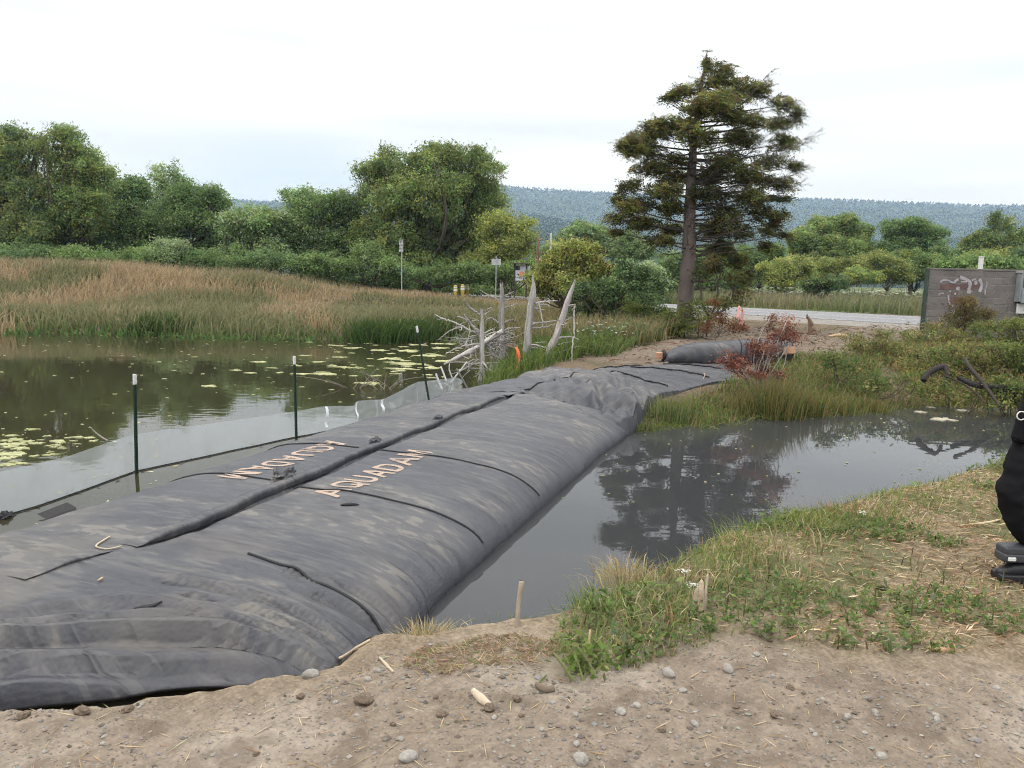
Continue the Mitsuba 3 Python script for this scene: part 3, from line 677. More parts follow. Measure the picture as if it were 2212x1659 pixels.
C_CON = [(0.255, 0.265, 0.075), (0.150, 0.180, 0.058), (0.105, 0.135, 0.048), (0.215, 0.215, 0.065), (0.185, 0.125, 0.062), (0.080, 0.098, 0.042), (0.165, 0.145, 0.058), (0.06, 0.062, 0.036)]
fv = MB()
for cx, cy, rx, ry, yo in CL:
    c = ony(cx, cy, CY_ + yo); R = np.array([rx * kc * .88, max(rx * kc * .75, .25), ry * kc * 1.05]); ax = trunk_at(c[2] - .2); out = unit((c - ax)[None])[0]
    if np.hypot(*(c - ax)[:2]) > .25:
        q = trunk_at(min(c[2] - .15 * np.hypot(*(c - ax)[:2]), trunk[-1, 2] - .05)); e = c + out * R[0] * .5
        v, f = tube(smooth_line([q, (q + e) / 2 + [0, 0, -.06], e], 7), np.linspace(.035, .008, 7), 5); m.add(v, f, (0.10, 0.082, 0.07))
    M = int(24 + 640 * R[0] * R[2]); d = rdir(M, r); pos = c + d * R * (r.uniform(0, 1, (M, 1)) ** .45) * .9
    rad_ = unit((pos - ax) * [1, 1, 0] + 1e-6); dd_ = unit(rad_ * .7 + r.normal(size=(M, 3)) * [.6, .6, .42] + [.10, 0, .02])
    v, f, cc = fronds(pos - dd_ * .2, dd_, r.uniform(.24, .55, M), r, C_CON, n=10, w=.042, leaf=.125); fv.add(v, f, cc)
put(CON, m, 'woody', smooth=True, part='trunk')
put(CON, fv, 'foliage', part='crown')
# bare dead branches and wind-combed thin twigs on the right
for i in range(64):
    z0 = r.uniform(1.7, 7.2); q = trunk_at(z0); az = r.uniform(-.6, 1.2) * np.pi * (1 if r.uniform() < .75 else -1); L = r.uniform(.6, 2.6) * (1 if z0 > 2.5 else .6)
    d = np.array([math.cos(az), -abs(math.sin(az)), 0]); lift = r.uniform(-.15, .45)
    pts = smooth_line([q, q + d * L * .4 + [0, 0, -.10 * L], q + d * L * .75 + [0, 0, lift * L * .25], q + d * L + [0, 0, lift * L * .7]], 9) + r.normal(0, .012, (9, 3))
    v, f = tube(pts, np.linspace(.022, .005, 9), 4); col = np.array([(0.17, 0.145, 0.13)]) * r.uniform(.6, 1.2); dead.add(v, f, col)
    for _ in range(4):
        a = pts[r.integers(3, 8)]; e = a + (d * .6 + rdir(1, r)[0] * .7 + [0, 0, .2]) * L * .22
        v, f = tube([a, (a + e) / 2 + r.normal(0, .02, 3), e], [.009, .007, .003], 3); dead.add(v, f, col)
for (x0, y0, x1, y1) in [(1500, 470, 1640, 350), (1500, 430, 1700, 330), (1496, 400, 1660, 290), (1490, 380, 1755, 300), (1500, 350, 1760, 290), (1500, 330, 1700, 240), (1505, 290, 1655, 165), (1500, 420, 1730, 370), (1490, 450, 1725, 400)]:
    q = ony(x0, y0, CY_ - .15); e = ony(x1, y1, CY_ - .9); pts = smooth_line([q, q * .6 + e * .4 + [0, 0, -.22], e], 12); dead.add(*tube(pts, np.linspace(.024, .005, 12), 4), (0.19, 0.17, 0.155))
    tw = pts[r.integers(5, 12, 22)]; M = len(tw); dd_ = unit(np.array([.75, 0, .35]) + .35 * r.normal(size=(M, 3)))
    for a, b_ in zip(tw, dd_): dead.add(*tube([a, a + b_ * .14, a + b_ * .34 + [0, 0, .03]], [.008, .006, .003], 3), (0.17, 0.15, 0.13))
    v, f, cc = fronds(tw + dd_ * .12, dd_, .3, r, C_CON, n=6, leaf=.09); fv2 = (v, f, cc); dead.add(v, f, cc)
put(CON, dead, 'foliage', part='dead_branches')
# the small second stem and the fresh low growth at its foot
T_('conifer_sapling', 'young crooked conifer with a thin bare stem right of the big conifer trunk', 'tree', 24, 1528, [(1535, 560, 34, 13), (1590, 600, 22, 14), (1515, 590, 22, 10), (1602, 640, 16, 20), (1565, 655, 20, 9)], [(0.13, 0.15, 0.055), (0.17, 0.145, 0.06), (0.10, 0.12, 0.045)], 81, 4, .09, .07, cl=.26, airy=.2)
lowk = key('conifer_seedling'); tag(lowk, 'bright yellow-green feathery conifer growth at the foot of the big conifer', 'plant'); m = MB()
for cx, cy, rx, ry, yo in [(1440, 690, 34, 24, 0), (1480, 670, 36, 24, .2), (1510, 690, 30, 20, -.2), (1420, 710, 24, 14, -.4), (1480, 705, 40, 16, -.5), (1375, 665, 26, 14, 0), (1530, 665, 24, 22, .3)]:
    c = ony(cx, cy, 21.5 + yo); k2 = px_m(21.5); M = 60; pos = c + rdir(M, r) * r.uniform(.1, 1, (M, 1)) * [rx * k2, rx * k2 * .8, ry * k2]; dd_ = unit(r.normal(size=(M, 3)) * [.8, .8, .3] + [0, 0, .15])
    v, f, cc = fronds(pos, dd_, r.uniform(.3, .6, M), r, [(0.15, 0.165, 0.04), (0.10, 0.125, 0.035), (0.06, 0.085, 0.03)], n=12, w=.03); m.add(v, f, cc)
    m.add(*tube([c - [0, 0, .9], c], [.02, .01], 4), BARK)
put(lowk, m, 'foliage', part='sprays')


# ------------------------------------------------------------------ grasses of the far banks
def in_poly(poly, n, r):
    x0, y0, x1, y1 = poly.bounds; out = np.zeros((0, 2))
    while len(out) < n:
        p = r.uniform((x0, y0), (x1, y1), (n * 2, 2)); out = np.vstack([out, p[contains_xy(poly, p[:, 0], p[:, 1])]])
    return out[:n]


def grass(name, label, pts, h, w, cols, r, lean=.35, tip=None, zone=None, hz=None, bsdf='foliage', wind=(0.1, 0.0)):
    n = len(pts); z = gz(pts[:, 0], pts[:, 1]); h = np.broadcast_to(h, n) * r.uniform(.55, 1.25, n)
    b = np.c_[pts, z - .02]; ln = r.normal(0, lean, (n, 2)) + np.array(wind)
    v, f = blades(b, h, ln, w, r)
    c = pal(cols, n, r, .2) if zone is None else zone(pts, n, r)
    C = np.repeat(c[:, None], 5, 1)
    if tip is not None: C[:, 4] = .45 * c + .55 * np.asarray(tip); C[:, 2:4] = .75 * C[:, 2:4] + .25 * np.asarray(tip)
    k = key(name); put(k, (v, f), bsdf, color=C.reshape(-1, 3)); tag(k, label, 'grass', kind='stuff'); return k


GOLD = np.array([(0.360, 0.270, 0.150), (0.312, 0.234, 0.126), (0.408, 0.324, 0.198), (0.318, 0.216, 0.120)])
GRN = np.array([(0.115, 0.150, 0.055), (0.085, 0.12, 0.042), (0.15, 0.17, 0.07)])


def bank_zone(pts, n, r):
    q = np.c_[pts * .33, np.zeros(n)]; g = meshkit.fbm(q, 4, 51) + .22 * smooth01((pts[:, 0] + 14) / 10) * smooth01((44 - pts[:, 1]) / 6) - .06 * smooth01((pts[:, 1] - 38) / 4)
    t = smooth01((g - .47) / .10)[:, None]; a = GOLD[r.integers(0, 4, n)]; b = GRN[r.integers(0, 3, n)]
    c = np.where(r.uniform(size=(n, 1)) < t, b, a)
    return np.clip(c * (1 + .2 * r.normal(size=(n, 1))), .01, .7)


r = rng(91)
bankp = Polygon([(-46, 20), (-3, 20), (-1.2, 23.2), (.6, 28), (3.5, 38), (3.5, 51), (-46, 51)]).difference(POND.buffer(.12))
p = in_poly(bankp, 62000, r)
grass('dry_grass', 'tall golden grass with green patches covering the far bank below the tree line', p, np.where(p[:, 1] > 37, .95, .70) * (1 - .62 * smooth01((p[:, 0] + 14) / 6) * smooth01((p[:, 1] - 30) / 5)), .05, None, r, .30, tip=(0.40, 0.325, 0.215), zone=bank_zone)
p = in_poly(bankp.buffer(.2), 60000, r); d = distance(shp_points(p[:, 0], p[:, 1]), POND)
p = p[d < 1.0 + 1.1 * meshkit.fbm(np.c_[p * .35, 0 * d], 2, 3)]
grass('marsh_grass', 'low bright green strip of marsh plants at the far waterline', p, .26, .07, [(0.13, 0.225, 0.07), (0.10, 0.185, 0.058), (0.165, 0.235, 0.075)], r, .6)
for i, (cx, cy, lab) in enumerate([(345, 700, 'rounded dark green rush tuft at the far waterline'), (815, 716, 'bushy green rush tuft right of the dry bank'), (885, 712, 'dark green rush tuft next to the snags'), (945, 708, 'dense rush tuft behind the leaning log')]):
    c = onz(cx, cy + 14, WZ + .12); n = 700; q = c[:2] + r.normal(0, .42, (n, 2)); k = key('rush_tuft')
    v, f = blades(np.c_[q, np.full(n, WZ)], r.uniform(.4, .85, n), r.normal(0, .25, (n, 2)) + (q - c[:2]) * .5, .035, r); put(k, (v, f), 'foliage', color=np.repeat(pal([(0.055, 0.095, 0.03), (0.075, 0.115, 0.035)], n, r), 5, 0)); tag(k, lab, 'plant')
r = rng(92)
mead = Polygon([tuple(RA + RD * t + RN * -1.0) for t in (-25, 25)] + [(60, 30), (75, 70), (5, 75)])
p = in_poly(mead, 34000, r)


def mead_zone(pts, n, r):
    g = meshkit.fbm(np.c_[pts * .16, np.zeros(n)], 4, 61); t = smooth01((g - .40) / .14)[:, None]
    a = np.array([(0.235, 0.215, 0.115), (0.20, 0.195, 0.085), (0.26, 0.22, 0.14), (0.17, 0.19, 0.075)])[r.integers(0, 4, n)]; b = np.array([(0.15, 0.19, 0.075), (0.12, 0.165, 0.06), (0.19, 0.215, 0.09)])[r.integers(0, 3, n)]
    return np.clip(np.where(r.uniform(size=(n, 1)) < t, b, a) * (1 + .18 * r.normal(size=(n, 1))), .01, .7)


grass('meadow_grass', 'tall pale meadow grass beyond the road', p, .95, .085, None, r, .3, tip=(0.27, 0.235, 0.17), zone=mead_zone)
m = MB(); q = in_poly(Polygon([tuple(ony(x, 600, y)[:2]) for x, y in [(1620, 56), (1990, 50), (1990, 62), (1640, 66)]]), 260, r)
for a in q:
    zz = gz(a[0], a[1])[0] + r.uniform(.8, 1.25); s = r.uniform(.05, .12); n = 6; d = rdir(n, r) * [1, 1, .15]
    v, f = leaves(np.array([a[0], a[1], zz]) + d * s, rdir(n, r) * [1, 1, .1], np.tile([0, 0, 1.0], (n, 1)), s * 1.6, s * 1.5); m.add(v, f, (0.62, 0.62, 0.55))
put('meadow_flowers', m, 'foliage'); tag('meadow_flowers', 'flat white flower heads in the meadow beyond the road', 'flowers', kind='stuff')
m = MB(); v, f = blades(np.c_[q[:70] + r.normal(0, .5, (70, 2)), np.full(70, .05)], r.uniform(1.3, 2.0, 70), r.normal(0, .1, (70, 2)), .10, r); m.add(v, f, np.repeat(pal([(0.12, 0.17, 0.075), (0.14, 0.18, 0.09)], 70, r), 5, 0))
c0 = ony(470, 600, 45.5); q2 = c0[:2] + r.normal(0, 1, (60, 2)) * [2.4, .5]
v, f = blades(np.c_[q2, gz(q2[:, 0], q2[:, 1])], r.uniform(1.2, 2.0, 60), r.normal(0, .12, (60, 2)), .08, r); m.add(v, f, np.repeat(pal([(0.10, 0.15, 0.065), (0.12, 0.165, 0.07)], 60, r), 5, 0))
put('cattails', m, 'foliage'); tag('cattails', 'upright green cattail blades rising out of the tall grass', 'cattails', kind='stuff')

# ------------------------------------------------------------------ details of the dam
def on_dam(s, n, lift): return dam_top(np.asarray(s, float), np.asarray(n, float), lift)


mat('letter_paint', lambda p, n, uv: mix((0.30, 0.235, 0.19), (0.17, 0.145, 0.125), smoothstep(.58, .75, fbm(p.x * 9, p.y * 9, 0, 4))), 0.8, 0.2)


def painted(word, height, place, lift=.004):
    """flat lettering laid on the skin; place maps letter coordinates (along, up) to (s, n)"""
    keys = []; x = 0.0
    for ch in word:
        t = meshkit.text_mesh(ch, height, .001, True); v = np.array(t.vertices); f = np.array(t.faces); up = v[:, 2] > .0005
        top = f[up[f].all(1)]; mesh = trimesh.Trimesh(v, top, process=False); mesh.remove_unreferenced_vertices(); mesh = mesh.subdivide_to_size(.03)
        v = np.array(mesh.vertices); wdt = v[:, 0].max() - v[:, 0].min(); v[:, 0] -= v[:, 0].min()
        s, n = place((x + v[:, 0]), v[:, 1]); P = on_dam(s, n, lift); x += wdt + height * .13
        keys.append((P, np.array(mesh.faces)))
    return keys, x


kk, wlen = painted('AQUADAM', .235, lambda a, b: (a, b)); sc_ = 1.50 / wlen
kk, _ = painted('AQUADAM', .255, lambda a, b: (4.86 + a * 1.70 / (wlen * .255 / .235), -3.44 + (0 * b) + (.255 - b) * 1.0)); [put(DAM, k, 'letter_paint', part='painted_letter') for k in kk]
kk, _ = painted('AQUADAM', .27, lambda a, b: (6.60 - a * 1.66 / (wlen * .27 / .235), -4.42 + b)); [put(DAM, k, 'letter_paint', part='painted_letter') for k in kk]


def on_line(pts, lift, n=60):
    q = smooth_line(np.array(pts), n); return on_dam(q[:, 0], q[:, 1], lift)


for st in (5.06, 6.43):      # straps across
    nn = np.linspace(-5.55, -2.06, 90); s = st + .04 * np.sin(nn * 2.3); keep = np.abs(nn - SEAM - .02) > .09
    for a, b in ((nn < SEAM - .09, 0), (nn > SEAM + .1, 1)):
        v, f = tube(on_dam(s[a], nn[a], .004), .009, 6); put(DAM, (v, f), 'geotextile_dark', True, part='strap')
nn = np.linspace(-3.0, -1.85, 40); v, f = tube(on_dam(3.62 - .16 * (nn + 3.0), nn, .004), .009, 6); put(DAM, (v, f), 'geotextile_dark', True, part='strap')
# the sewn joint: a folded flap lying beside the groove
def flap(s0, s1, n0, n1, h, name, w=60):
    s = np.linspace(s0, s1, w); prof = np.array([(-.13, .004), (-.115, .022), (-.08, .040), (-.04, .052), (-.008, .052), (.012, .038), (.014, .010), (.008, -.03)])
    c = np.linspace(n0, n1, w) + .012 * np.sin(s * 5) + .13 * smooth01((7.5 - s) / 4.5); fade = np.clip(np.minimum((s - s0), (s1 - s)) / .25, .12, 1)
    jit = .85 + .3 * meshkit.fbm(np.c_[s * 4, 0 * s, 0 * s], 3, 71); P = []
    for o, z in prof:
        q = on_dam(s, c - .13, 0); p2 = xy(s, c + o); P.append(np.c_[p2, np.maximum(q[:, 2], on_dam(s, c + o, 0)[:, 2] * .5 + q[:, 2] * .5) + z * .72 * h * fade * jit])
    return put(DAM, grid(np.stack(P, 1)), 'geotextile', True, part=name)


flap(3.42, 10.2, -3.80, -3.83, 1.0, 'seam_flap', 130); flap(2.75, 3.30, -3.90, -3.86, .55, 'seam_flap', 20); flap(10.25, 10.9, -3.80, -3.60, .6, 'seam_flap', 24)


def rumple(c, size, seed, n=16):
    """a crumpled knot of fabric"""
    m = trimesh.creation.icosphere(subdivisions=3); v = np.array(m.vertices); d = meshkit.fbm(v * 2.1 + seed, 3, seed); rdg = np.abs(meshkit.fbm(v * 3.1 + seed, 2, seed + 1) - .5)
    v = v * (.55 + .7 * d + .9 * rdg)[:, None] * size; v[:, 2] = np.maximum(v[:, 2], -.02); return v @ np.array([[U[0], U[1], 0], [N[0], N[1], 0], [0, 0, 1.0]]) + c, np.array(m.faces)


for s, n, sz, sd_ in ((5.12, -3.86, (.13, .075, .075), 3), (8.05, -3.86, (.09, .05, .05), 7), (6.62, -3.87, (.08, .05, .045), 11)):
    put(DAM, rumple(on_dam(np.array([s]), np.array([n]), .03)[0], np.array(sz), sd_), 'geotextile', 40, part='fabric_knot')
for s, n, w in ((4.75, -3.0, .055), (2.75, -2.9, .045)):
    q = on_dam(np.linspace(s - .04, s + .05, 6), np.linspace(n - w, n + w, 6), .006); v, f = tube(q, [.002, .012, .016, .015, .010, .002], 6); put(DAM, (v, f), 'geotextile_dark', True, part='fabric_tear')
# the crumpled bend and the slack second length running up the far bank
la = np.array([ony(*p_) for p_ in [(905, 868, 12.6), (990, 834, 13.3), (1090, 818, 13.9), (1200, 806, 14.4), (1310, 797, 14.9), (1420, 789, 15.3), (1500, 787, 15.6), (1570, 789, 15.6)]])
lb = np.array([ony(*p_) for p_ in [(1150, 905, 9.6), (1270, 900, 9.7), (1345, 900, 9.95), (1385, 895, 10.7), (1410, 870, 11.6), (1470, 840, 12.6), (1530, 822, 13.3), (1590, 812, 13.7)]])
A_, B_ = smooth_line(la, 90), smooth_line(lb, 90); t = np.linspace(0, 1, 54)[None, :, None]
C2 = A_[:, None] * (1 - t) + B_[:, None] * t
gg = terrain(C2[..., 0], C2[..., 1], False); uu = np.linspace(0, 1, 90)[:, None]; tv = t[0, :, 0][None]
hgt = (.34 * (1 - uu) ** 1.6 + .05) * (1 - np.abs(2 * np.clip(tv * 1.15 - .15, 0, 1) ** .7 - 1) ** 3.2) ** .55
base = np.minimum(np.maximum(np.minimum(gg, .02), WZ), A_[:, 2][:, None] * (1 - tv) + B_[:, 2][:, None] * tv)
q = np.stack([uu * 11 + 2.2 * tv + 0 * tv, tv * 3.2 - uu * 2.5, 0 * uu * tv], -1); rid = 1 - 2 * np.abs(2 * meshkit.fbm(q, 3, 41) - 1)
q2 = np.stack([uu * 19 - 3 * tv, tv * 6 + uu * 4, 0 * uu * tv + 3], -1); rid2 = 1 - 2 * np.abs(2 * meshkit.fbm(q2, 2, 47) - 1)
crump = np.exp(-((uu - .30) / .22) ** 2) * (.35 + .75 * smooth01((tv - .2) / .5))
C2[..., 2] = base + hgt + rid * (.018 + .20 * crump) + rid2 * (.010 + .095 * crump)
bl = 1 - smooth01(uu / .20); Q2 = np.stack([C2[..., 0] @ np.eye(C2.shape[1]) * U[0] + C2[..., 1] * U[1], C2[..., 0] * N[0] + C2[..., 1] * N[1]], -1)
dt = dam_top(np.minimum(Q2[..., 0], 11.5), Q2[..., 1])[:, 2].reshape(C2.shape[:2]); C2[..., 2] = C2[..., 2] * (1 - bl) + (dt - .05 + .06 * uu / .2) * bl
C2[..., 2] -= .12 * np.exp(-((uu - .19) / .05) ** 2) * smooth01((tv - .30) / .3)
C2[:, 0, 2] = base[:, 0] - .06; C2[:, -1, 2] = np.minimum(base[:, -1], WZ + .02) - .05
C2[..., :2] += (rid2 * crump * .05)[..., None] * U
put(DAM, grid(C2[:, ::-1]), 'geotextile', True, part='slack_end')
for pts in ([(.04, .52), (.14, .50), (.25, .46), (.36, .44), (.46, .38)], [(.50, .55), (.60, .70), (.68, .90)], [(.66, .25), (.76, .42), (.84, .60), (.90, .85)], [(.78, .2), (.88, .35), (.97, .52)], [(.52, .25), (.66, .18), (.85, .08)]):
    p_ = smooth_line(pts, 24); Q = np.array([C2[min(89, int(a * 89)), min(53, int(b * 53))] for a, b in p_]); Q[:, 2] += .012
    Q = smooth_line(Q, 24); put(DAM, tube(Q, .014, 5), 'geotextile_dark', True, part='strap')
# debris lying on the dam: each a thing
def stick(name, label, pts, rad, colr, seed=0, cat='stick', group=None, sides=6):
    r = rng(seed + 500); p = smooth_line(np.array(pts), max(6, 3 * len(pts))); v, f = tube(p, np.interp(np.linspace(0, 1, len(p)), np.linspace(0, 1, len(np.atleast_1d(rad))), np.atleast_1d(rad)) if np.ndim(rad) else rad, sides)
    k = key(name); c = np.asarray(colr) * (.75 + .5 * meshkit.fbm(v * np.array([60, 60, 60.]), 2, seed))[:, None]; put(k, (v, f), 'woody', smooth=True, color=c); tag(k, label, cat, group); return k


def dpx(px, py, lift=.01):
    s, n = sn(onz(px, py, -.06)[:2]); z = on_dam(np.array([s]), np.array([n]), 0)[0][2]; s, n = sn(onz(px, py, z)[:2]); return on_dam(np.array([s]), np.array([n]), lift)[0]


stick('bent_twig', 'bent dry twig lying on the dam, left of the seam', [dpx(*a) for a in [(237, 1162), (222, 1172), (208, 1186), (230, 1190), (262, 1184)]], .005, (.42, .36, .26), 1, 'twig')
stick('dry_stem', 'short dry stem beside the seam of the dam', [dpx(213, 1258), dpx(222, 1252)], .005, (.42, .33, .2), 2, 'twig')

# ------------------------------------------------------------------ the silt curtain and its posts
scene['clear_film'] = {'type': 'blendbsdf', 'weight': proc(lambda p, n, uv: .24 + .14 * fbm((p.x + p.y) * 3, p.z * 2.5, 2, 4) + .12 * smoothstep(.74, .86, noise((p.x + p.y) * 9, p.z * 3)) * smoothstep(9.5, 11, p.y)), 'a': {'type': 'thindielectric', 'int_ior': 1.35}, 'b': {'type': 'principledthin', 'base_color': {'type': 'rgb', 'value': [.74, .80, .84]}, 'roughness': .5, 'diff_trans': 1.2}}
bot = np.array([(-260, 1185), (-120, 1152), (0, 1119), (82, 1095), (171, 1064), (290, 1020), (444, 987), (636, 946), (700, 934), (756, 923), (830, 905), (870, 893), (930, 871), (1000, 845)], float)
top = np.array([(-260, 1085), (-120, 1055), (0, 1021), (147, 987), (287, 940), (356, 929), (632, 890), (684, 880), (702, 878), (763, 876), (767, 866), (828, 863), (859, 849), (907, 825), (992, 816), (1010, 824)], float)
pxs = np.unique(np.r_[np.linspace(-260, 1000, 150), 765, 766]); by = np.interp(pxs, bot[:, 0], bot[:, 1]); ty = np.interp(pxs, top[:, 0], top[:, 1])
Bp = np.array([onz(a, b, WZ) for a, b in zip(pxs, by)]); Tp = np.array([ony(a, c, b[1]) for a, c, b in zip(pxs, ty, Bp)])
Tp[:, :2] = Bp[:, :2]; rows = np.linspace(-.1, 1, 9)
V = Bp[None] * (1 - rows[:, None, None]) + Tp[None] * rows[:, None, None]
w = (meshkit.fbm(np.stack([np.broadcast_to(pxs * .02, V.shape[:2]), np.broadcast_to(rows[:, None] * 2.5, V.shape[:2]), 0 * V[..., 0]], -1), 3, 17) - .5) * .16 * np.clip((pxs - 560) / 200, .12, 1)
V[..., :2] += w[..., None] * N
CUR = key('silt_curtain'); put(CUR, grid(V), 'clear_film', True, part='plastic_sheet'); tag(CUR, 'translucent plastic silt curtain standing in the pond along the dam', 'barrier')
r = rng(5); hem = V[1] * .9 + V[0] * .1; hem[:, 2] = WZ + .008
put(CUR, tube(hem + N.tolist().__add__([0]) * np.array([.0]), .007, 5), 'geotextile_dark', True, part='hem_rope')
m = MB()
for a in pxs[30::2]:
    i = np.searchsorted(pxs, a); b = hem[min(i, len(hem) - 1)] + r.normal(0, .05, 3) * [1, 1, 0]; n = r.integers(1, 4)
    m.add(*leaves(np.tile(b + [0, 0, .002], (n, 1)) + r.normal(0, .03, (n, 3)) * [1, 1, 0], unit(r.normal(size=(n, 3)) * [1, 1, 0]), np.tile([0, 0, 1.0], (n, 1)), .05, .02), (.05, .05, .035))
put('waterline_scum', m, 'matte'); tag('waterline_scum', 'thin dark scum floating along the hem of the silt curtain', 'scum', kind='stuff')
for i, a in enumerate((706, 768, 830)):    # white taped overlaps of the sheet
    j = np.searchsorted(pxs, a); g = np.stack([V[2:, j - 1 + q_] + [0, 0, 0] for q_ in (0, 1)], 1); g[:, 1] = g[:, 0] * .4 + g[:, 1] * .6; g[..., :2] += N * .012
    put(CUR, grid(g), mat('white_tape', (.72, .74, .74), .5, .4) if 'white_tape' not in scene else 'white_tape', True, part='taped_joint')
fl = [onz(80, 1110, WZ + .03), onz(108, 1100, WZ + .05), ony(145, 1085, onz(146, 1110, WZ)[1]), onz(147, 1113, WZ + .01), onz(110, 1113, WZ + .01)]
fl = np.array(fl); off = np.array([*N, 0]) * .10; v = np.vstack([fl, fl + off + [0, 0, -.03]]); h = trimesh.convex.convex_hull(v)
k = key('fabric_scrap'); put(k, (h.vertices, h.faces), 'geotextile_dark'); tag(k, 'dark torn fabric scrap sticking out of the water at the left edge', 'fabric')
k = key('fabric_scrap'); q = onz(12, 1118, WZ); put(k, rumple(q, np.array([.07, .05, .05]), 31), 'geotextile_dark', 40); tag(k, 'small dark fabric lump at the left frame edge beside the curtain', 'fabric')

mat('post_green', lambda p, n, uv: mix((0.010, 0.028, 0.018), (0.022, 0.045, 0.030), fbm(p.x * 30, p.y * 30, p.z * 30)), .5, .4); mat('white_paint', (.60, .60, .58), .5, .4)


def t_post(base, top_, label, white=.105):
    k = key('fence_post'); ax = unit((top_ - base)[None])[0]; L = np.linalg.norm(top_ - base); x = unit(np.cross(ax, [0, 1, 0])[None])[0]; y = np.cross(ax, x)
    def piece(a, b, g=0):
        m = MB()
        for sx, sy, oy in ((.034 + g, .006 + g, 0), (.006 + g, .034 + g, .018)):
            v, f = box(0, oy, (a + b) / 2, sx, sy, b - a); m.add(np.array(v)[:, :1] * x + np.array(v)[:, 1:2] * y + np.array(v)[:, 2:] * ax + base, f)
        return m
    m = piece(-.5, L - white)
    for z in np.arange(.05, L - white, .055):
        v, f = box(0, -.006, z, .012, .008, .02); m.add(np.array(v)[:, :1] * x + np.array(v)[:, 1:2] * y + np.array(v)[:, 2:] * ax + base, f)
    put(k, m, 'post_green', part='shaft'); put(k, piece(L - white, L, .002), 'white_paint', part='white_tip'); tag(k, label, 'post', 'metal posts of the silt curtain')


for (bx, by_, tx, ty_, lab) in ((290.5, 1022, 291, 808, 'leftmost green metal post with a white tip, standing in the pond'), (636, 947, 635.5, 769, 'middle green metal post with a white tip behind the dam'), (925, 878, 900, 704, 'leaning green metal post with a white tip nearest the snags')):
    b = onz(bx, by_, WZ) + np.array([*N, 0]) * .03; t_post(b, ony(tx, ty_, b[1]), lab)

# ------------------------------------------------------------------ the rolled-up rest of the dam on its timber
R0, R1 = ony(1432, 768, 15.6), ony(1698, 762, 15.9); gz0 = min(gz(R0[0], R0[1])[0], .1)
s = np.linspace(0, 1, 60)[:, None, None]; a = np.linspace(0, 2 * np.pi, 49)[None, :, None]; axd = unit((R1 - R0)[None])[0]; pe = np.array([axd[1], -axd[0], 0]); L = np.linalg.norm(R1 - R0)
rr = np.interp(s[:, 0, 0], [0, .02, .08, .22, .5, 1], [.10, .14, .20, .245, .262, .275])[:, None, None] * (1 + .05 * np.sin(a * 2 + s * 9) * (1 - s) + .03 * np.sin(a * 3 + 14 * s))
qn = np.concatenate([s * 14 + a * 1.2, np.cos(a) * 1.5 + 0 * s, np.sin(a) * 1.5 + 0 * s], -1); rr = rr * (1 + .10 * (meshkit.fbm(qn, 3, 88)[..., None] - .5))
ctr = R0 + (R1 - R0) * s; ctr = ctr + np.array([0, 0, 1]) * (rr.mean(1, keepdims=True) - .24)
V = ctr + rr * (np.cos(a) * pe + np.sin(a) * np.array([0, 0, 1.0]))
ROLL_ = key('rolled_tube'); put(ROLL_, grid(V), 'geotextile', True, part='outer_roll'); tag(ROLL_, 'rolled-up black fabric tube on a timber core at the far end of the dam', 'roll')
m = MB()
for k_ in range(4):
    a2 = np.linspace(0, 2 * np.pi, 40); r2 = .27 - .055 * k_; e = R1 + axd * (.012 - .03 * (k_ % 2)) + [0, 0, .02]
    ring = e + (r2 * np.cos(a2))[:, None] * pe + (r2 * np.sin(a2) * (1 + .04 * np.sin(5 * a2)))[:, None] * np.array([0, 0, 1.0]); m.add(*tube(ring, .026, 6))
put(ROLL_, m, 'geotextile_dark', True, part='coiled_end')
q = np.stack([R0 + [0, 0, .0], R0 + [0, 0, .0]]); m = MB()
h = trimesh.creation.icosphere(subdivisions=2); v = np.array(h.vertices) * [.05, .13, .13]; put(ROLL_, (v + R0 + axd * .02, h.faces), 'geotextile_dark', True, part='gathered_end')
for s_ in (.585, .63):
    a2 = np.linspace(-1.0, 3.4, 30); c = R0 + (R1 - R0) * s_ + [0, 0, .02]; r2 = .272
    put(ROLL_, tube(c + (r2 * np.cos(a2))[:, None] * -pe * -1 + (r2 * np.sin(a2))[:, None] * np.array([0, 0, 1.0]) + axd * (.05 * np.sin(a2))[:, None], .011, 6), 'geotextile_dark', True, part='strap')


def wood(p, n, uv): return mix((0.34, 0.19, 0.115), (0.42, 0.26, 0.165), fbm(p.x * 4, p.y * 22, p.z * 22, 3)) * (.8 + .3 * noise(p.x * 20, p.y * 90, p.z * 90))


mat('sawn_timber', wood, .8, .2)
def beam(p0, p1, w, h):
    d = unit((p1 - p0)[None])[0]; x = unit(np.cross(d, [0, 0, 1.0] if abs(d[2]) < .97 else [0, 1.0, 0])[None])[0]; z = np.cross(x, d); v, f = box(0, 0, 0, w, np.linalg.norm(p1 - p0), h, .006)
    v = np.array(v); return v[:, :1] * x + v[:, 1:2] * d + v[:, 2:] * z + (p0 + p1) / 2, f
put(ROLL_, beam(R0 - axd * .14, R0 + axd * .05, .13, .13), 'sawn_timber', part='timber_core')
put(ROLL_, beam(R1 - axd * .15, ony(1712, 756, 15.4), .14, .15), 'sawn_timber', part='timber_core')

# ------------------------------------------------------------------ the dead snags
DEADW = np.array([0.32, 0.30, 0.285])


def zq(zx, zy, y): return ony((1700 + zx / 3.403) / 1.8517, (1080 + zy / 3.403) / 1.8517, y)


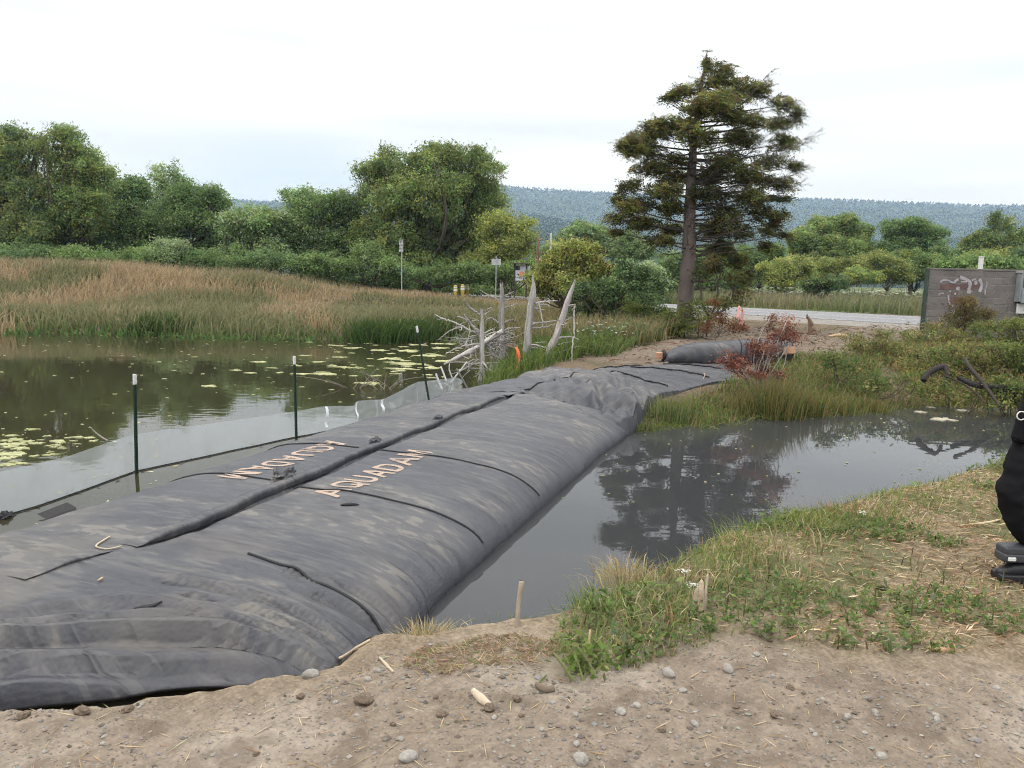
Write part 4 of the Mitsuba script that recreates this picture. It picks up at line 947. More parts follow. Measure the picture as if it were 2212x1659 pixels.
def snag(name, label, y, trunk_, widths, branches, seed, colr=DEADW, cat='snag', tipspike=True, dy=.5):
    r = rng(seed + 900); k = key(name); kz = px_m(y) / 3.403 / 1.8517
    p = smooth_line(np.array([zq(a, b, y) for a, b in trunk_]), 26); rad = np.interp(np.linspace(0, 1, 26), np.linspace(0, 1, len(widths)), widths) * kz / 2
    v, f = tube(p, rad, 14); ang = np.tile(np.arange(14) / 14 * 6.283, 26)
    rough = (meshkit.noise(np.c_[np.cos(ang) * 3, np.sin(ang) * 3, np.repeat(np.arange(26) * .35, 14)], seed) - .45) * .55
    rough += .35 * (meshkit.noise(np.c_[np.cos(ang) * 6, np.sin(ang) * 6, np.repeat(np.arange(26) * .12, 14)], seed + 1) - .5)
    ctr = np.repeat(p, 14, 0); v[:-2] = ctr + (v[:-2] - ctr) * (1 + rough)[:, None]
    if tipspike:
        e = slice(0, 14) if p[0, 2] > p[-1, 2] else slice(25 * 14, 26 * 14); v[e, 2] += r.uniform(-.10, .08, 14)
    c = colr * (.25 + 1.5 * meshkit.fbm(np.c_[np.r_[np.cos(ang) * 5, 0, 0], np.r_[np.sin(ang) * 5, 0, 0], v[:, 2] * 1.6], 3, seed)[:, None])
    put(k, (v, f), 'woody', smooth=True, color=c, part='trunk')
    for br in branches:
        w0, pts = br[0], br[1:]; n = len(pts); d1 = r.uniform(-dy, dy); P = np.array([zq(a, b, y + d1 * (i / max(1, n - 1))) for i, (a, b) in enumerate(pts)]); P = smooth_line(P, 5 * n); P[1:] += r.normal(0, .006, P[1:].shape)
        rd = np.linspace(w0 * 1.35, w0 * .62, len(P)) * kz / 2; v, f = tube(P, rd, 6); c = colr * 1.12 * (.65 + .6 * meshkit.fbm(v * 9, 2, seed + n)[:, None]); m = MB().add(v, f, c)
        for _ in range(2 if w0 > 14 else 1):
            a = P[r.integers(2, len(P) - 1)]; e = a + rdir(1, r)[0] * r.uniform(.06, .2) * [1, .6, 1]; v, f = tube([a, (a + e) / 2 + r.normal(0, .01, 3), e], [.006, .005, .003], 4); m.add(v, f, colr)
        put(k, m, 'woody', smooth=True, part='branch')
    tag(k, label, cat); return k


snag('dead_snag', 'short grey snag with a broken tip and many bare side branches, nearest the pond', 15.4, [(770, 555), (775, 640), (775, 900), (776, 1200), (762, 1520)], [38, 52, 62, 66, 88], [
    (24, (745, 610), (650, 540), (560, 460), (527, 410)), (15, (800, 605), (870, 575)), (17, (830, 560), (860, 535), (915, 515)), (22, (735, 830), (660, 770), (545, 670), (440, 640)), (26, (730, 850), (640, 760), (600, 700), (530, 605)),
    (24, (735, 862), (620, 830), (500, 760), (370, 705), (240, 660), (140, 600)), (12, (240, 660), (170, 680)), (17, (500, 775), (400, 800), (310, 850), (190, 950)), (20, (800, 870), (860, 830), (950, 800)), (18, (730, 880), (640, 900), (590, 920)),
    (20, (740, 1010), (600, 1020), (450, 1060), (280, 1150)), (22, (780, 1250), (850, 1330), (980, 1420)), (12, (640, 700), (700, 685), (740, 685)), (14, (600, 720), (610, 830), (560, 990), (540, 1030)), (12, (500, 780), (480, 830), (430, 740))], 1)
snag('leaning_log', 'bleached log leaning up out of the pond onto the broken stump', 16.4, [(1060, 835), (960, 890), (830, 980), (650, 1090), (450, 1190), (260, 1285)], [62, 66, 70, 66, 52, 22], [
    (16, (1000, 860), (940, 850), (830, 890)), (14, (900, 930), (960, 1040), (1010, 1180)), (13, (1000, 870), (1030, 960), (960, 1100)), (12, (860, 950), (800, 900), (750, 900))], 2, DEADW * 1.15, 'log', False)
snag('dead_snag', 'darker grey snag with a hollow in its trunk behind the short one', 17.6, [(1040, 198), (1050, 430), (1040, 700), (1045, 860), (1060, 1010), (1060, 1220)], [40, 66, 70, 74, 78, 90], [
    (18, (1015, 415), (900, 360), (840, 330), (745, 270)), (14, (1080, 350), (1130, 330), (1205, 295)), (16, (1080, 412), (1140, 400), (1205, 365)), (8, (1085, 455), (1180, 465), (1250, 465)), (16, (1060, 520), (1150, 495), (1260, 465)),
    (22, (1000, 725), (950, 680), (910, 655), (820, 695)), (18, (1075, 725), (1140, 690), (1190, 685), (1245, 700)), (20, (1080, 825), (1150, 797), (1300, 790)), (12, (1080, 860), (1150, 850), (1220, 885)), (12, (1080, 900), (1160, 910), (1200, 935)), (10, (1080, 960), (1130, 965), (1180, 975))], 3, np.array([.24, .225, .21]))
snag('dead_snag', 'tallest pale snag with a splintered pointed top beside the orange stake', 16.6, [(1462, 90), (1478, 225), (1440, 500), (1412, 800), (1392, 1100), (1385, 1330)], [16, 88, 84, 92, 116, 128], [
    (26, (1500, 455), (1600, 430), (1700, 425), (1800, 415)), (20, (1550, 450), (1580, 600), (1605, 770)), (15, (1520, 490), (1600, 470), (1680, 485)), (18, (1430, 515), (1480, 510), (1520, 560)), (14, (1500, 520), (1560, 530), (1620, 545)),
    (26, (1440, 750), (1500, 725), (1650, 710), (1770, 690)), (20, (1410, 795), (1480, 790), (1600, 780), (1760, 740)), (12, (1500, 990), (1660, 985)), (22, (1420, 1010), (1500, 1020), (1600, 1050), (1680, 1060)), (24, (1450, 1060), (1550, 1070), (1700, 1110), (1835, 1170)),
    (26, (1440, 1165), (1500, 1170), (1620, 1200), (1775, 1220)), (22, (1300, 1260), (1420, 1290)), (14, (1330, 1080), (1400, 1210), (1470, 1380))], 4)
snag('dead_snag', 'bare trunk leaning to the right, rightmost of the broken snags', 15.9, [(2035, 165), (1960, 380), (1850, 700), (1770, 930), (1680, 1130), (1590, 1380)], [34, 70, 78, 90, 96, 100], [
    (16, (1960, 495), (1990, 480), (2050, 470)), (20, (2040, 490), (2030, 650), (2030, 850), (2010, 1000), (2000, 1340)), (16, (1890, 700), (1960, 670), (2010, 640)), (18, (1860, 755), (1935, 735)), (13, (1935, 740), (1970, 830), (2010, 930)),
    (24, (1790, 950), (1860, 920), (1950, 910), (2090, 945)), (12, (1800, 1020), (1880, 1000), (1945, 980)), (22, (1760, 1135), (1850, 1120), (1970, 1070), (2105, 1040)), (18, (1720, 1245), (1850, 1235), (1960, 1215), (1930, 1320), (1890, 1400)), (10, (1820, 690), (1805, 650))], 5, np.array([.33, .30, .285]))
# heap of broken branches between the snags
r = rng(44); m = MB()
for cx, cy, sx, sy, n, y in ((1030, 930, 120, 90, 60, 17.2), (560, 960, 150, 60, 34, 17.0), (640, 1260, 140, 120, 34, 15.2), (950, 1120, 130, 120, 36, 16.6), (1420, 1330, 130, 50, 26, 15.8), (1600, 1390, 70, 30, 14, 15.5)):
    for _ in range(n):
        a = zq(cx + r.normal(0, sx * .5), cy + r.normal(0, sy * .5), y + r.normal(0, .3)); d = rdir(1, r)[0] * [1, .6, .55]; Ln = r.uniform(.15, .55)
        v, f = tube(smooth_line([a, a + d * Ln * .5 + r.normal(0, .03, 3), a + d * Ln], 5), np.linspace(r.uniform(.006, .016), .004, 5), 5); m.add(v, f, DEADW * r.uniform(.45, 1.15))
put('brushwood', m, 'woody', smooth=True); tag('brushwood', 'tangle of broken grey twigs heaped between the snags', 'brushwood', kind='stuff')
for i, (pts, w, c, y, lab) in enumerate([([(150, 1410), (180, 1500), (222, 1600)], .022, .55, 13.3, 'white peeled stick poking up left of the curtain end'), ([(213, 1312), (250, 1400), (282, 1490)], .02, .55, 13.6, 'second white peeled stick behind the curtain end'),
        ([(335, 1275), (330, 1340), (360, 1440)], .014, .5, 13.8, 'thin white crooked stick between the curtain and the snags'), ([(570, 1250), (480, 1370), (380, 1495)], .02, .48, 14, 'white stick slanting down to the curtain end'), ([(430, 1340), (490, 1450), (560, 1580)], .02, .16, 13.6, 'dark brown stick leaning over the far edge of the dam')]):
    P = np.array([zq(a, b, y) for a, b in pts]); stick('peeled_stick', lab, np.vstack([P, P[-1:] + (P[-1] - P[-2]) * .3]), [w * .8, w], np.array([c, c * .97, c * .92]), 20 + i)
# orange survey stake with its ribbon
mat('orange_paint', lambda p, n, uv: mix((0.75, 0.16, 0.05), (0.62, 0.22, 0.10), fbm(p.x * 20, p.y * 20, p.z * 20)), .7, .3)
k = key('survey_stake'); b, t_ = zq(1240, 1400, 14.9), zq(1254, 1022, 14.9); v, f = beam(b - [0, 0, .2], b + (t_ - b) * .55, .016, .042); put(k, (v, f), mat('stake_wood', lambda p, n, uv: mix((.62, .27, .13), (.55, .30, .17), noise(p.x * 50, p.y * 50, p.z * 12)), .8), part='stake'); put(k, beam(b + (t_ - b) * .55, t_, .017, .043), 'orange_paint', part='painted_top')
q = zq(1270, 1070, 14.85); rb = smooth_line([q + [-.05, 0, .03], q + [.01, -.02, -.1], q + [0.02, -.01, -.26], q + [0, .0, -.40]], 10); g = np.stack([rb - [.022, 0, 0], rb + [.028, .006, 0]], 1); put(k, grid(g), mat('ribbon', (.85, .17, .07), .5), part='ribbon'); tag(k, 'orange topped survey stake with a ribbon between the snags', 'stake')
# ------------------------------------------------------------------ block wall, signs, bollards, road markers
mat('concrete_block', lambda p, n, uv: mix((0.115, 0.104, 0.096), (0.18, 0.166, 0.156), fbm(p.x * 1.6, p.z * 1.6, 3, 3)) * (.72 + .4 * noise(p.x * 60, p.y * 60, p.z * 60) + .25 * cell_(p)), .95, .1)
def cell_(p): return mikit.cell_rand(p.x / .4 + .5 * dr.floor(p.z / .2), 0, p.z / .2)
mat('mortar', (.26, .25, .245), .95, .1); mat('graffiti_white', lambda p, n, uv: mix((.42, .40, .42), (.24, .22, .235), fbm(p.x * 9, p.z * 9, 0, 3)), .8, .2); mat('graffiti_red', lambda p, n, uv: mix((.095, .055, .052), (.165, .105, .098), fbm(p.x * 5, p.z * 5, 0, 3)), .8, .2)
WY = 23.0


def wz(zx, zy): return ony((3560 + zx / 4.127) / 1.8517, (1000 + zy / 4.127) / 1.8517, WY)


WALL = key('block_wall'); w0 = ony(1997, 620, WY)[0] + .12; ztop = wz(600, 325)[2]; cols_, rows_ = 11, 11
tag(WALL, 'grey concrete block wall with faded graffiti beside the road', 'wall')
v, f = box(w0 + cols_ * .2, WY + .1, ztop - rows_ * .1 - .004, cols_ * .4, .17, rows_ * .2); put(WALL, (v, f), 'mortar', part='mortar_core')
r = rng(6)
for j in range(rows_):
    for i in range(cols_):
        v, f = box(w0 + .2 + i * .4, WY + .1 + r.normal(0, .0015), ztop - .1 - j * .2, .389, .192, .187, .006); put(WALL, (v, f), 'concrete_block', part='concrete_block')
v, f = box(w0 + cols_ * .2, WY + .1, ztop + .03, cols_ * .4 + .02, .215, .055, .008); put(WALL, (v, f), 'concrete_block', part='coping')
def flat_stroke(pts, wd, z_off=.006):
    P = smooth_line(np.array([wz(*a) for a in pts]), 6 * len(pts)); P[:, 1] = WY - z_off; t = np.gradient(P, axis=0); n = unit(np.stack([-t[:, 2], 0 * t[:, 0], t[:, 0]], 1)); ww = (wd * (.7 + .5 * meshkit.noise(P * 9 + 3)))[:, None] * .5
    return grid(np.stack([P - n * ww, P + n * ww], 1))
m = MB()
for pts, wd in (([(840, 540), (850, 510), (900, 495), (960, 500), (1010, 530), (1080, 540)], .05), ([(1068, 525), (1095, 498), (1132, 480)], .09), ([(1150, 452), (1220, 470), (1290, 505), (1320, 545), (1318, 600), (1292, 660)], .11), ([(1170, 522), (1270, 525)], .05), ([(1350, 502), (1410, 478)], .08),
                ([(1390, 545), (1440, 535)], .12), ([(1472, 480), (1500, 530), (1512, 580), (1498, 640), (1470, 692)], .09), ([(1592, 520), (1600, 560), (1570, 660), (1572, 740)], .04), ([(962, 742), (970, 830), (992, 890), (1045, 930)], .055), ([(1010, 1008), (1050, 1020), (1080, 1022)], .13), ([(800, 745), (840, 714), (890, 716)], .03),
                ([(1090, 632), (1150, 640)], .10), ([(985, 690), (1000, 675)], .06), ([(1270, 690), (1340, 690)], .10), ([(1060, 725), (1090, 722)], .06)): m.add(*flat_stroke(pts, wd))
put(WALL, m, 'graffiti_white', part='graffiti')
m = MB()
for x0, y0, x1, y1 in ((825, 560, 1495, 648), (985, 772, 1180, 862), (1010, 690, 1120, 740)):
    n = 16; t = np.linspace(0, 1, n); a = np.stack([wz(x0 + (x1 - x0) * q_, y0 + 8 * math.sin(q_ * 17)) for q_ in t]); b_ = np.stack([wz(x0 + (x1 - x0) * q_, y1 + 8 * math.sin(q_ * 11)) for q_ in t]); a[:, 1] = b_[:, 1] = WY - .0035; m.add(*grid(np.stack([a, b_], 1)))
put(WALL, m, 'graffiti_red', part='graffiti')
k = key('steel_post'); tp = wz(598, 292); bt = wz(530, 1090); put(k, beam(np.array([w0 - .07, WY + .02, -.3]), np.array([w0 - .07, WY + .02, ztop + .05]), .09, .09), mat('green_steel', lambda p, n, uv: mix((.022, .04, .03), (.05, .07, .055), fbm(p.x * 8, p.y * 8, p.z * 4)), .6, .4)); tag(k, 'dark green steel post at the left end of the block wall', 'post')
k = key('utility_cabinet'); cb = wz(2090, 380); xx, zt = cb[0], cb[2]; zb = wz(2060, 855)[2]
mat('grey_steel', lambda p, n, uv: mix((.16, .19, .21), (.27, .29, .30), fbm(p.x * 3, p.y * 3, p.z * 3)), .5, .5)
put(k, box(xx + .5, WY - .14, (zt + zb) / 2, 1.0, .26, zt - zb, .01), 'grey_steel', part='case'); put(k, box(xx + .5, WY - .285, (zt + zb) / 2 + .21, .9, .02, .40, .004), mat('dim_glass', (.06, .07, .075), .15, .6), part='window')
put(k, box(xx + .5, WY - .285, (zt + zb) / 2 - .25, .92, .02, .42, .004), 'grey_steel', part='door'); put(k, box(xx + .5, WY - .13, zt + .02, 1.06, .30, .03, .005), mat('pale_steel', (.40, .42, .42), .5, .4), part='lid')
v, f = meshkit.text_mesh('38', .13, .003, True).vertices, meshkit.text_mesh('38', .13, .003, True).faces; v = np.array(v); v = np.stack([v[:, 0] + xx + .08, -v[:, 2] + WY - .297, v[:, 1] + zt - .36], 1); put(k, (v, f), 'pale_steel', part='number')
for i in (0, 1, 2): put(k, box(xx + .16 + i * .30, WY - .12, zb - .20, .24, .05, .30, .006), 'white_paint', part='panel')
tag(k, 'grey metal utility cabinet fixed to the block wall at the right edge', 'cabinet')
k = key('white_post'); b = ony(2117, 585, 30.0); t_ = ony(2117, 556, 30.0); put(k, beam(np.array([b[0], 30, -.1]), np.array([b[0], 30, t_[2]]), .13, .13), 'white_paint', part='shaft'); put(k, box(b[0], 30, t_[2] + .015, .15, .15, .03, .008), 'white_paint', part='cap'); tag(k, 'white square post showing above the top of the block wall', 'post')
# the white road sign
mat('sign_white', lambda p, n, uv: mix((.46, .47, .48), (.36, .37, .37), fbm(p.x * 6, p.y * 6, p.z * 6)), .4, .4); mat('black_print', (.02, .02, .022), .6, .3); mat('galvanised', lambda p, n, uv: mix((.26, .275, .29), (.36, .375, .39), fbm(p.x * 8, p.y * 8, p.z * 5)), .45, .5)
SY = 42.0; k = key('road_sign'); tp, bt = ony(866.5, 518, SY), ony(866.5, 544.4, SY); H_ = tp[2] - bt[2]; a_ = math.radians(-52); e1 = np.array([math.cos(a_), math.sin(a_), 0]); nr = np.array([e1[1], -e1[0], 0]); W_ = .42; c_ = (tp + bt) / 2
def on_sign(u, w, d): return c_ + np.asarray(u)[:, None] * e1 + np.asarray(w)[:, None] * np.array([0, 0, 1.0]) + np.asarray(d)[:, None] * nr
v, f = box(0, 0, 0, W_, .012, H_, .003); v = np.array(v); put(k, (on_sign(v[:, 0], v[:, 2], -v[:, 1]), f), 'sign_white', part='panel')
for word, zz, h in (('NO', .16, .13), ('MOTOR', -.02, .10), ('VEHICLES', -.20, .10)):
    t = meshkit.text_mesh(word, h, .004, True); v = np.array(t.vertices); wd = np.ptp(v[:, 0]); sc = min(1, .36 / wd); put(k, (on_sign((v[:, 0] - v[:, 0].min() - wd / 2) * sc, v[:, 1] + zz, v[:, 2] + .006), t.faces), 'black_print', part='lettering')
for s_ in (-1, 1): v, f = box(0, 0, s_ * (H_ / 2 - .03), W_ - .04, .003, .012); v = np.array(v); put(k, (on_sign(v[:, 0], v[:, 2], -v[:, 1] + .0085), f), 'black_print', part='border')
pb = np.array([c_[0], SY, gz(c_[0], SY)[0] - .3]); q = -nr * .035; put(k, beam(pb + q, np.array([c_[0], SY, tp[2] - .02]) + q, .055, .055), 'galvanised', part='post'); tag(k, 'white sign reading no motor vehicles on a galvanised post in the golden grass', 'sign')
# bollards
mat('yellow_paint', lambda p, n, uv: mix((.44, .31, .045), (.36, .26, .075), fbm(p.x * 9, p.y * 9, p.z * 6)), .6, .3)
for zx, zt_, zb_, y, lab in ((415, 205, 390, 45, 'leftmost yellow bollard with white bands in the dry grass'), (512, 195, 385, 45.3, 'middle yellow bollard of the three in the dry grass'), (578, 190, 335, 48, 'rightmost and smallest yellow bollard of the three')):
    t_, b_ = zq(zx, zt_, y), zq(zx, zb_, y); k = key('bollard'); x, z0, z1 = t_[0], min(b_[2], gz(t_[0], y)[0]) - .2, t_[2]; rad = .108
    def cyl(za, zb, rr, dome=False):
        pr = [(0, za), (rr, za), (rr, zb)] + ([(rr * math.cos(a), zb + rr * .7 * math.sin(a)) for a in np.linspace(.2, 1.5, 6)] if dome else []) + [(0, zb + (rr * .7 if dome else 0))]
        m_ = trimesh.creation.revolve(np.array(pr), sections=20); m_.apply_translation((x, y, 0)); return np.array(m_.vertices), np.array(m_.faces)
    put(k, cyl(z0, z1 - .07, rad, True), 'yellow_paint', 40, part='tube'); put(k, cyl(z1 - .34, z1 - .22, rad + .004), 'white_paint', 40, part='band'); put(k, cyl(z1 - .17, z1 - .10, rad + .004), 'white_paint', 40, part='band'); tag(k, lab, 'bollard', 'yellow bollards')
# kiosk, second sign, thin pole, dead trunk behind
KY = 44.0; k = key('notice_board'); p0, p1 = ony(1112, 571, KY), ony(1137, 608, KY); xc, zc, wk, hk = (p0[0] + p1[0]) / 2, (p0[2] + p1[2]) / 2, p1[0] - p0[0], p0[2] - p1[2]
put(k, box(xc, KY, zc, wk - .08, .05, hk - .06, .006), mat('board_grey', lambda p, n, uv: mix((.36, .38, .40), (.50, .52, .53), fbm(p.x * 5, 0, p.z * 5)), .6, .3), part='panel')
for s_ in (-1, 1): put(k, box(xc + s_ * wk / 2, KY, zc - .45, .09, .10, hk + .95, .01), mat('dark_timber', (.055, .042, .035), .8, .2) if 'dark_timber' not in scene else 'dark_timber', part='post')
put(k, box(xc, KY - .05, zc + hk / 2 + .04, wk + .28, .40, .07, .012), 'dark_timber', part='roof'); put(k, box(xc + .08, KY - .035, zc - .05, .28, .02, .26, .01), mat('orange_print', (.55, .22, .12), .7, .2), part='poster'); put(k, box(xc - .18, KY - .035, zc + .27, .26, .02, .22, .01), 'black_print', part='poster')
put(k, box(xc + wk * .62, KY, zc + .12, .22, .05, .55, .006), 'board_grey', part='panel'); tag(k, 'small roofed notice board with an orange poster behind the snags', 'notice board')
SY2 = 43.0; k = key('road_sign'); p0, p1 = ony(1062, 559, SY2), ony(1082, 573, SY2); xc = (p0[0] + p1[0]) / 2; put(k, box(xc, SY2, (p0[2] + p1[2]) / 2, p1[0] - p0[0], .015, p0[2] - p1[2], .003), 'sign_white', part='panel'); put(k, box(xc, SY2 - .04, p1[2] * .5, .05, .05, p1[2] + .6 + (p0[2] - p1[2]) * 1.2), 'galvanised', part='post'); tag(k, 'blank pale sign panel on a thin post left of the notice board', 'sign')
k = key('marker_pole'); p0 = ony(1190.5, 504, 31); put(k, beam(np.array([p0[0], 31, 0]), p0, .065, .065), 'white_paint', part='shaft'); 
for i in range(3): put(k, box(p0[0], 31, p0[2] - .45 - i * .22, .09, .09, .05, .01), 'galvanised', part='bracket')
tag(k, 'slim white pole standing above the yellowish shrub', 'pole')
snag('dead_snag', 'reddish brown dead trunk with one side arm behind the yellowish shrub', 29.5, [((1163 * 1.8517 - 1700) * 3.403, (512 * 1.8517 - 1080) * 3.403), ((1162 * 1.8517 - 1700) * 3.403, (545 * 1.8517 - 1080) * 3.403), ((1160 * 1.8517 - 1700) * 3.403, (590 * 1.8517 - 1080) * 3.403), ((1160 * 1.8517 - 1700) * 3.403, (640 * 1.8517 - 1080) * 3.403)], [26, 34, 40, 46],
     [(14, ((1163 * 1.8517 - 1700) * 3.403, (548 * 1.8517 - 1080) * 3.403), ((1180 * 1.8517 - 1700) * 3.403, (545 * 1.8517 - 1080) * 3.403), ((1192 * 1.8517 - 1700) * 3.403, (541 * 1.8517 - 1080) * 3.403)), (12, ((1164 * 1.8517 - 1700) * 3.403, (520 * 1.8517 - 1080) * 3.403), ((1172 * 1.8517 - 1700) * 3.403, (515 * 1.8517 - 1080) * 3.403))], 9, np.array([.20, .125, .105]))
# road delineators
for px_, y0, y1, lab in ((1597, 656, 686, 'pink and orange flagged marker stake on the road shoulder, left one'), (1604, 668, 700, 'orange marker stake on the road shoulder, right one')):
    d_ = 1640 * 1.58 / (y1 - 611); b_ = ony(px_, y1, d_); t_ = ony(px_, y0, d_); k = key('marker_stake'); put(k, beam(b_ - [0, 0, .1], t_, .045, .045), 'orange_paint', part='stake'); q = t_ + [-.06, -.05, -.1]
    put(k, grid(np.stack([np.array([q, q + [-.03, 0, -.35], q + [-.10, .02, -.75]]), np.array([q + [.12, 0, 0], q + [.10, -.02, -.35], q + [.05, 0, -.72]])], 1)), mat('pink_ribbon', (.80, .42, .38), .6) if 'pink_ribbon' not in scene else 'pink_ribbon', part='flag'); tag(k, lab, 'stake')
# broken stump at the roadside
snag('tree_stump', 'splintered brown stump with one spike beside the road edge', 20, [((1743 * 1.8517 - 1700) * 3.403, (682 * 1.8517 - 1080) * 3.403), ((1750 * 1.8517 - 1700) * 3.403, (695 * 1.8517 - 1080) * 3.403), ((1755 * 1.8517 - 1700) * 3.403, (722 * 1.8517 - 1080) * 3.403)], [20, 70, 130], [(22, ((1752 * 1.8517 - 1700) * 3.403, (708 * 1.8517 - 1080) * 3.403), ((1772 * 1.8517 - 1700) * 3.403, (716 * 1.8517 - 1080) * 3.403))], 12, np.array([.17, .115, .08]))

# ------------------------------------------------------------------ plants of the far bank on the right
def bush(name, label, y, lst, cols, seed, dens=9, leaf=.05, cl=.16, per=24, cat='bush', group=None, airy=0.0, rad=.014, bark=BARK):
    bx = np.mean([e[0] for e in lst]); return tree(name, label, cat, y, bx, lst, cols, seed, dens, leaf, rad, None, cl, per, airy, group, bark)


RED = [(0.23, 0.088, 0.066), (0.19, 0.075, 0.060), (0.29, 0.135, 0.095), (0.17, 0.088, 0.068), (0.26, 0.16, 0.12)]
bush('red_shrub', 'red-brown dying shrub with pale bare stems in front of the rolled tube', 12.6, [(1568, 772, 24, 20), (1600, 792, 32, 17), (1655, 768, 38, 28), (1685, 732, 42, 22), (1650, 810, 36, 18), (1672, 842, 34, 16), (1622, 808, 24, 15), (1716, 722, 20, 14), (1664, 695, 9, 16), (1700, 698, 9, 14), (1630, 745, 20, 14)], RED, 201, 11, .036, .12, airy=.35, rad=.010, bark=(.36, .33, .30))
bush('brown_scrub', 'rusty brown dead brushwood at the foot of the conifer, beside the bare soil', 20, [(1560, 690, 34, 16), (1600, 705, 36, 10), (1530, 705, 24, 12), (1545, 660, 12, 20)], [(0.16, 0.075, 0.045), (0.12, 0.065, 0.04), (0.20, 0.10, 0.055)], 202, 14, .05, .14, airy=.2)
BRG = [(0.20, 0.235, 0.075), (0.13, 0.18, 0.06), (0.25, 0.245, 0.09), (0.10, 0.145, 0.05), (0.29, 0.24, 0.10), (0.21, 0.15, 0.085)]
for i, (y, l, c, lab) in enumerate([
        (19.5, [(1960, 720, 50, 20), (2010, 700, 50, 20), (2060, 715, 60, 20)], BRG, 'yellow-green brambles below the left half of the block wall'),
        (20.5, [(2080, 655, 40, 24), (2110, 675, 50, 24), (2060, 685, 34, 20)], [(0.16, 0.115, 0.055), (0.12, 0.12, 0.05), (0.18, 0.14, 0.06)], 'brownish shrub growing up in front of the graffiti'),
        (19.0, [(2150, 705, 50, 22), (2210, 700, 50, 26), (2270, 705, 60, 24)], BRG[:3], 'green brambles below the utility cabinet'),
        (16.5, [(1900, 745, 56, 22), (1960, 760, 60, 24)], BRG, 'leafy brambles right of the bare brown soil'),
        (15.2, [(2030, 765, 60, 28), (2100, 760, 60, 30)], BRG[1:], 'tall leafy brambles above the dark driftwood'),
        (15.4, [(2170, 755, 56, 32), (2240, 760, 60, 36)], BRG[:4], 'leafy brambles above the water at the right edge'),
        (13.8, [(1850, 785, 44, 18), (1800, 770, 30, 14)], [(0.08, 0.13, 0.045), (0.11, 0.15, 0.05), (0.20, 0.18, 0.07)], 'dark green nettles at the lower edge of the bare soil'),
        (13.2, [(1950, 815, 50, 20), (1890, 815, 40, 18)], BRG[:4], 'low brambles with yellow leaves above the reed tufts'),
        (12.7, [(2040, 825, 46, 20), (2110, 840, 46, 20)], BRG[1:], 'low brambles overhanging the far edge of the channel'),
        (12.5, [(2180, 835, 50, 26), (2260, 840, 60, 30)], BRG[:4], 'brambles overhanging the channel at the right edge'),
        (17.5, [(1850, 725, 36, 10), (1900, 718, 30, 10)], BRG, 'thin green growth along the roadside right of the stump'),
        (17.2, [(1250, 745, 44, 18), (1300, 735, 44, 20), (1340, 755, 30, 14)], [(0.10, 0.14, 0.05), (0.075, 0.11, 0.04), (0.13, 0.15, 0.06)], 'green weeds with white flowers right of the leaning snag'),
        (19.0, [(1370, 700, 30, 18), (1330, 715, 34, 16), (1270, 715, 30, 16)], G_DARK, 'dark leafy growth below the bramble bush left of the conifer')]):
    l = [(px_, py_ + ry_ * .2, rx_, ry_ * .75) for px_, py_, rx_, ry_ in l] + [(px_ + 6, py_ + ry_ * 1.15, rx_ * 1.05, ry_ * .6) for px_, py_, rx_, ry_ in l]
    bush('bramble_bush' if i not in (6, 10, 11) else 'weed_patch', lab, y, l, c, 210 + i, 11, .046, .15, airy=.06)
r = rng(231)


def rushes(label, px_, py_, n, h, spread, cols, seed, w=.012, name='rush_tuft', lean=.22, z=None):
    r = rng(seed); c = onz(px_, py_, WZ + .03 if z is None else z); q = r.normal(0, spread, (n, 2)); b = np.c_[c[:2] + q, np.full(n, c[2] - .06)]
    hh = h * r.uniform(.5, 1.15, n); v, f = blades(b, hh, q / spread * lean * .6 + r.normal(0, lean * .55, (n, 2)), w, r); col = pal(cols, n, r, .2); C = np.repeat(col[:, None], 5, 1); C[:, 4] = C[:, 4] * .5 + np.array([.30, .22, .11]) * .5
    k = key(name); put(k, (v, f), 'foliage', color=C.reshape(-1, 3)); tag(k, label, 'plant'); return k


RU = [(0.14, 0.165, 0.05), (0.18, 0.175, 0.06), (0.25, 0.185, 0.08), (0.10, 0.135, 0.045)]
for i, a in enumerate([('tall brown-tipped rush tuft below the red shrub', 1605, 893, 420, .42, .13), ('largest rush tuft with golden tips right of the red shrub', 1670, 896, 900, .66, .17), ('dark rush tuft right of the largest golden one', 1745, 893, 420, .46, .13), ('green reed tuft at the water edge below the brambles', 1815, 888, 260, .34, .14), ('smaller reed tuft leaning over the water far right of the golden one', 1880, 884, 260, .28, .15),
                          ('lush grass tuft against the crumpled end of the dam', 1440, 905, 520, .40, .17), ('grass tuft on the corner of the bank beside the dam end', 1385, 922, 240, .18, .12), ('thin tall grass in front of the slack dam fabric', 1500, 885, 260, .32, .24), ('grass tuft under the thin end of the slack fabric', 1560, 872, 260, .28, .24)]):
    rushes(a[0], a[1], a[2], a[3], a[4], a[5], RU if i < 5 else [(0.13, 0.185, 0.06), (0.17, 0.21, 0.08), (0.10, 0.15, 0.045), (0.21, 0.20, 0.10)], 240 + i)
def pxpoly(l, z): return Polygon([tuple(onz(x, y, z)[:2]) for x, y in l])
gp = pxpoly([(1340, 925), (1400, 930), (1500, 920), (1600, 905), (1640, 895), (1600, 880), (1500, 885), (1420, 890)], WZ + .05); p = in_poly(gp, 5000, r)
grass('bank_grass', 'low mossy green turf along the far edge of the channel', p, .085, .014, [(0.17, 0.215, 0.06), (0.22, 0.215, 0.075), (0.12, 0.18, 0.05)], r, .6)
gp = pxpoly([(1620, 900), (1800, 898), (1960, 884), (2300, 876), (2300, 850), (1900, 850), (1700, 860)], WZ + .08); p = in_poly(gp, 5000, r)
grass('bank_grass', 'green grass fringe along the channel below the brambles', p, .13, .016, [(0.15, 0.20, 0.055), (0.17, 0.18, 0.07), (0.22, 0.185, 0.09)], r, .5)
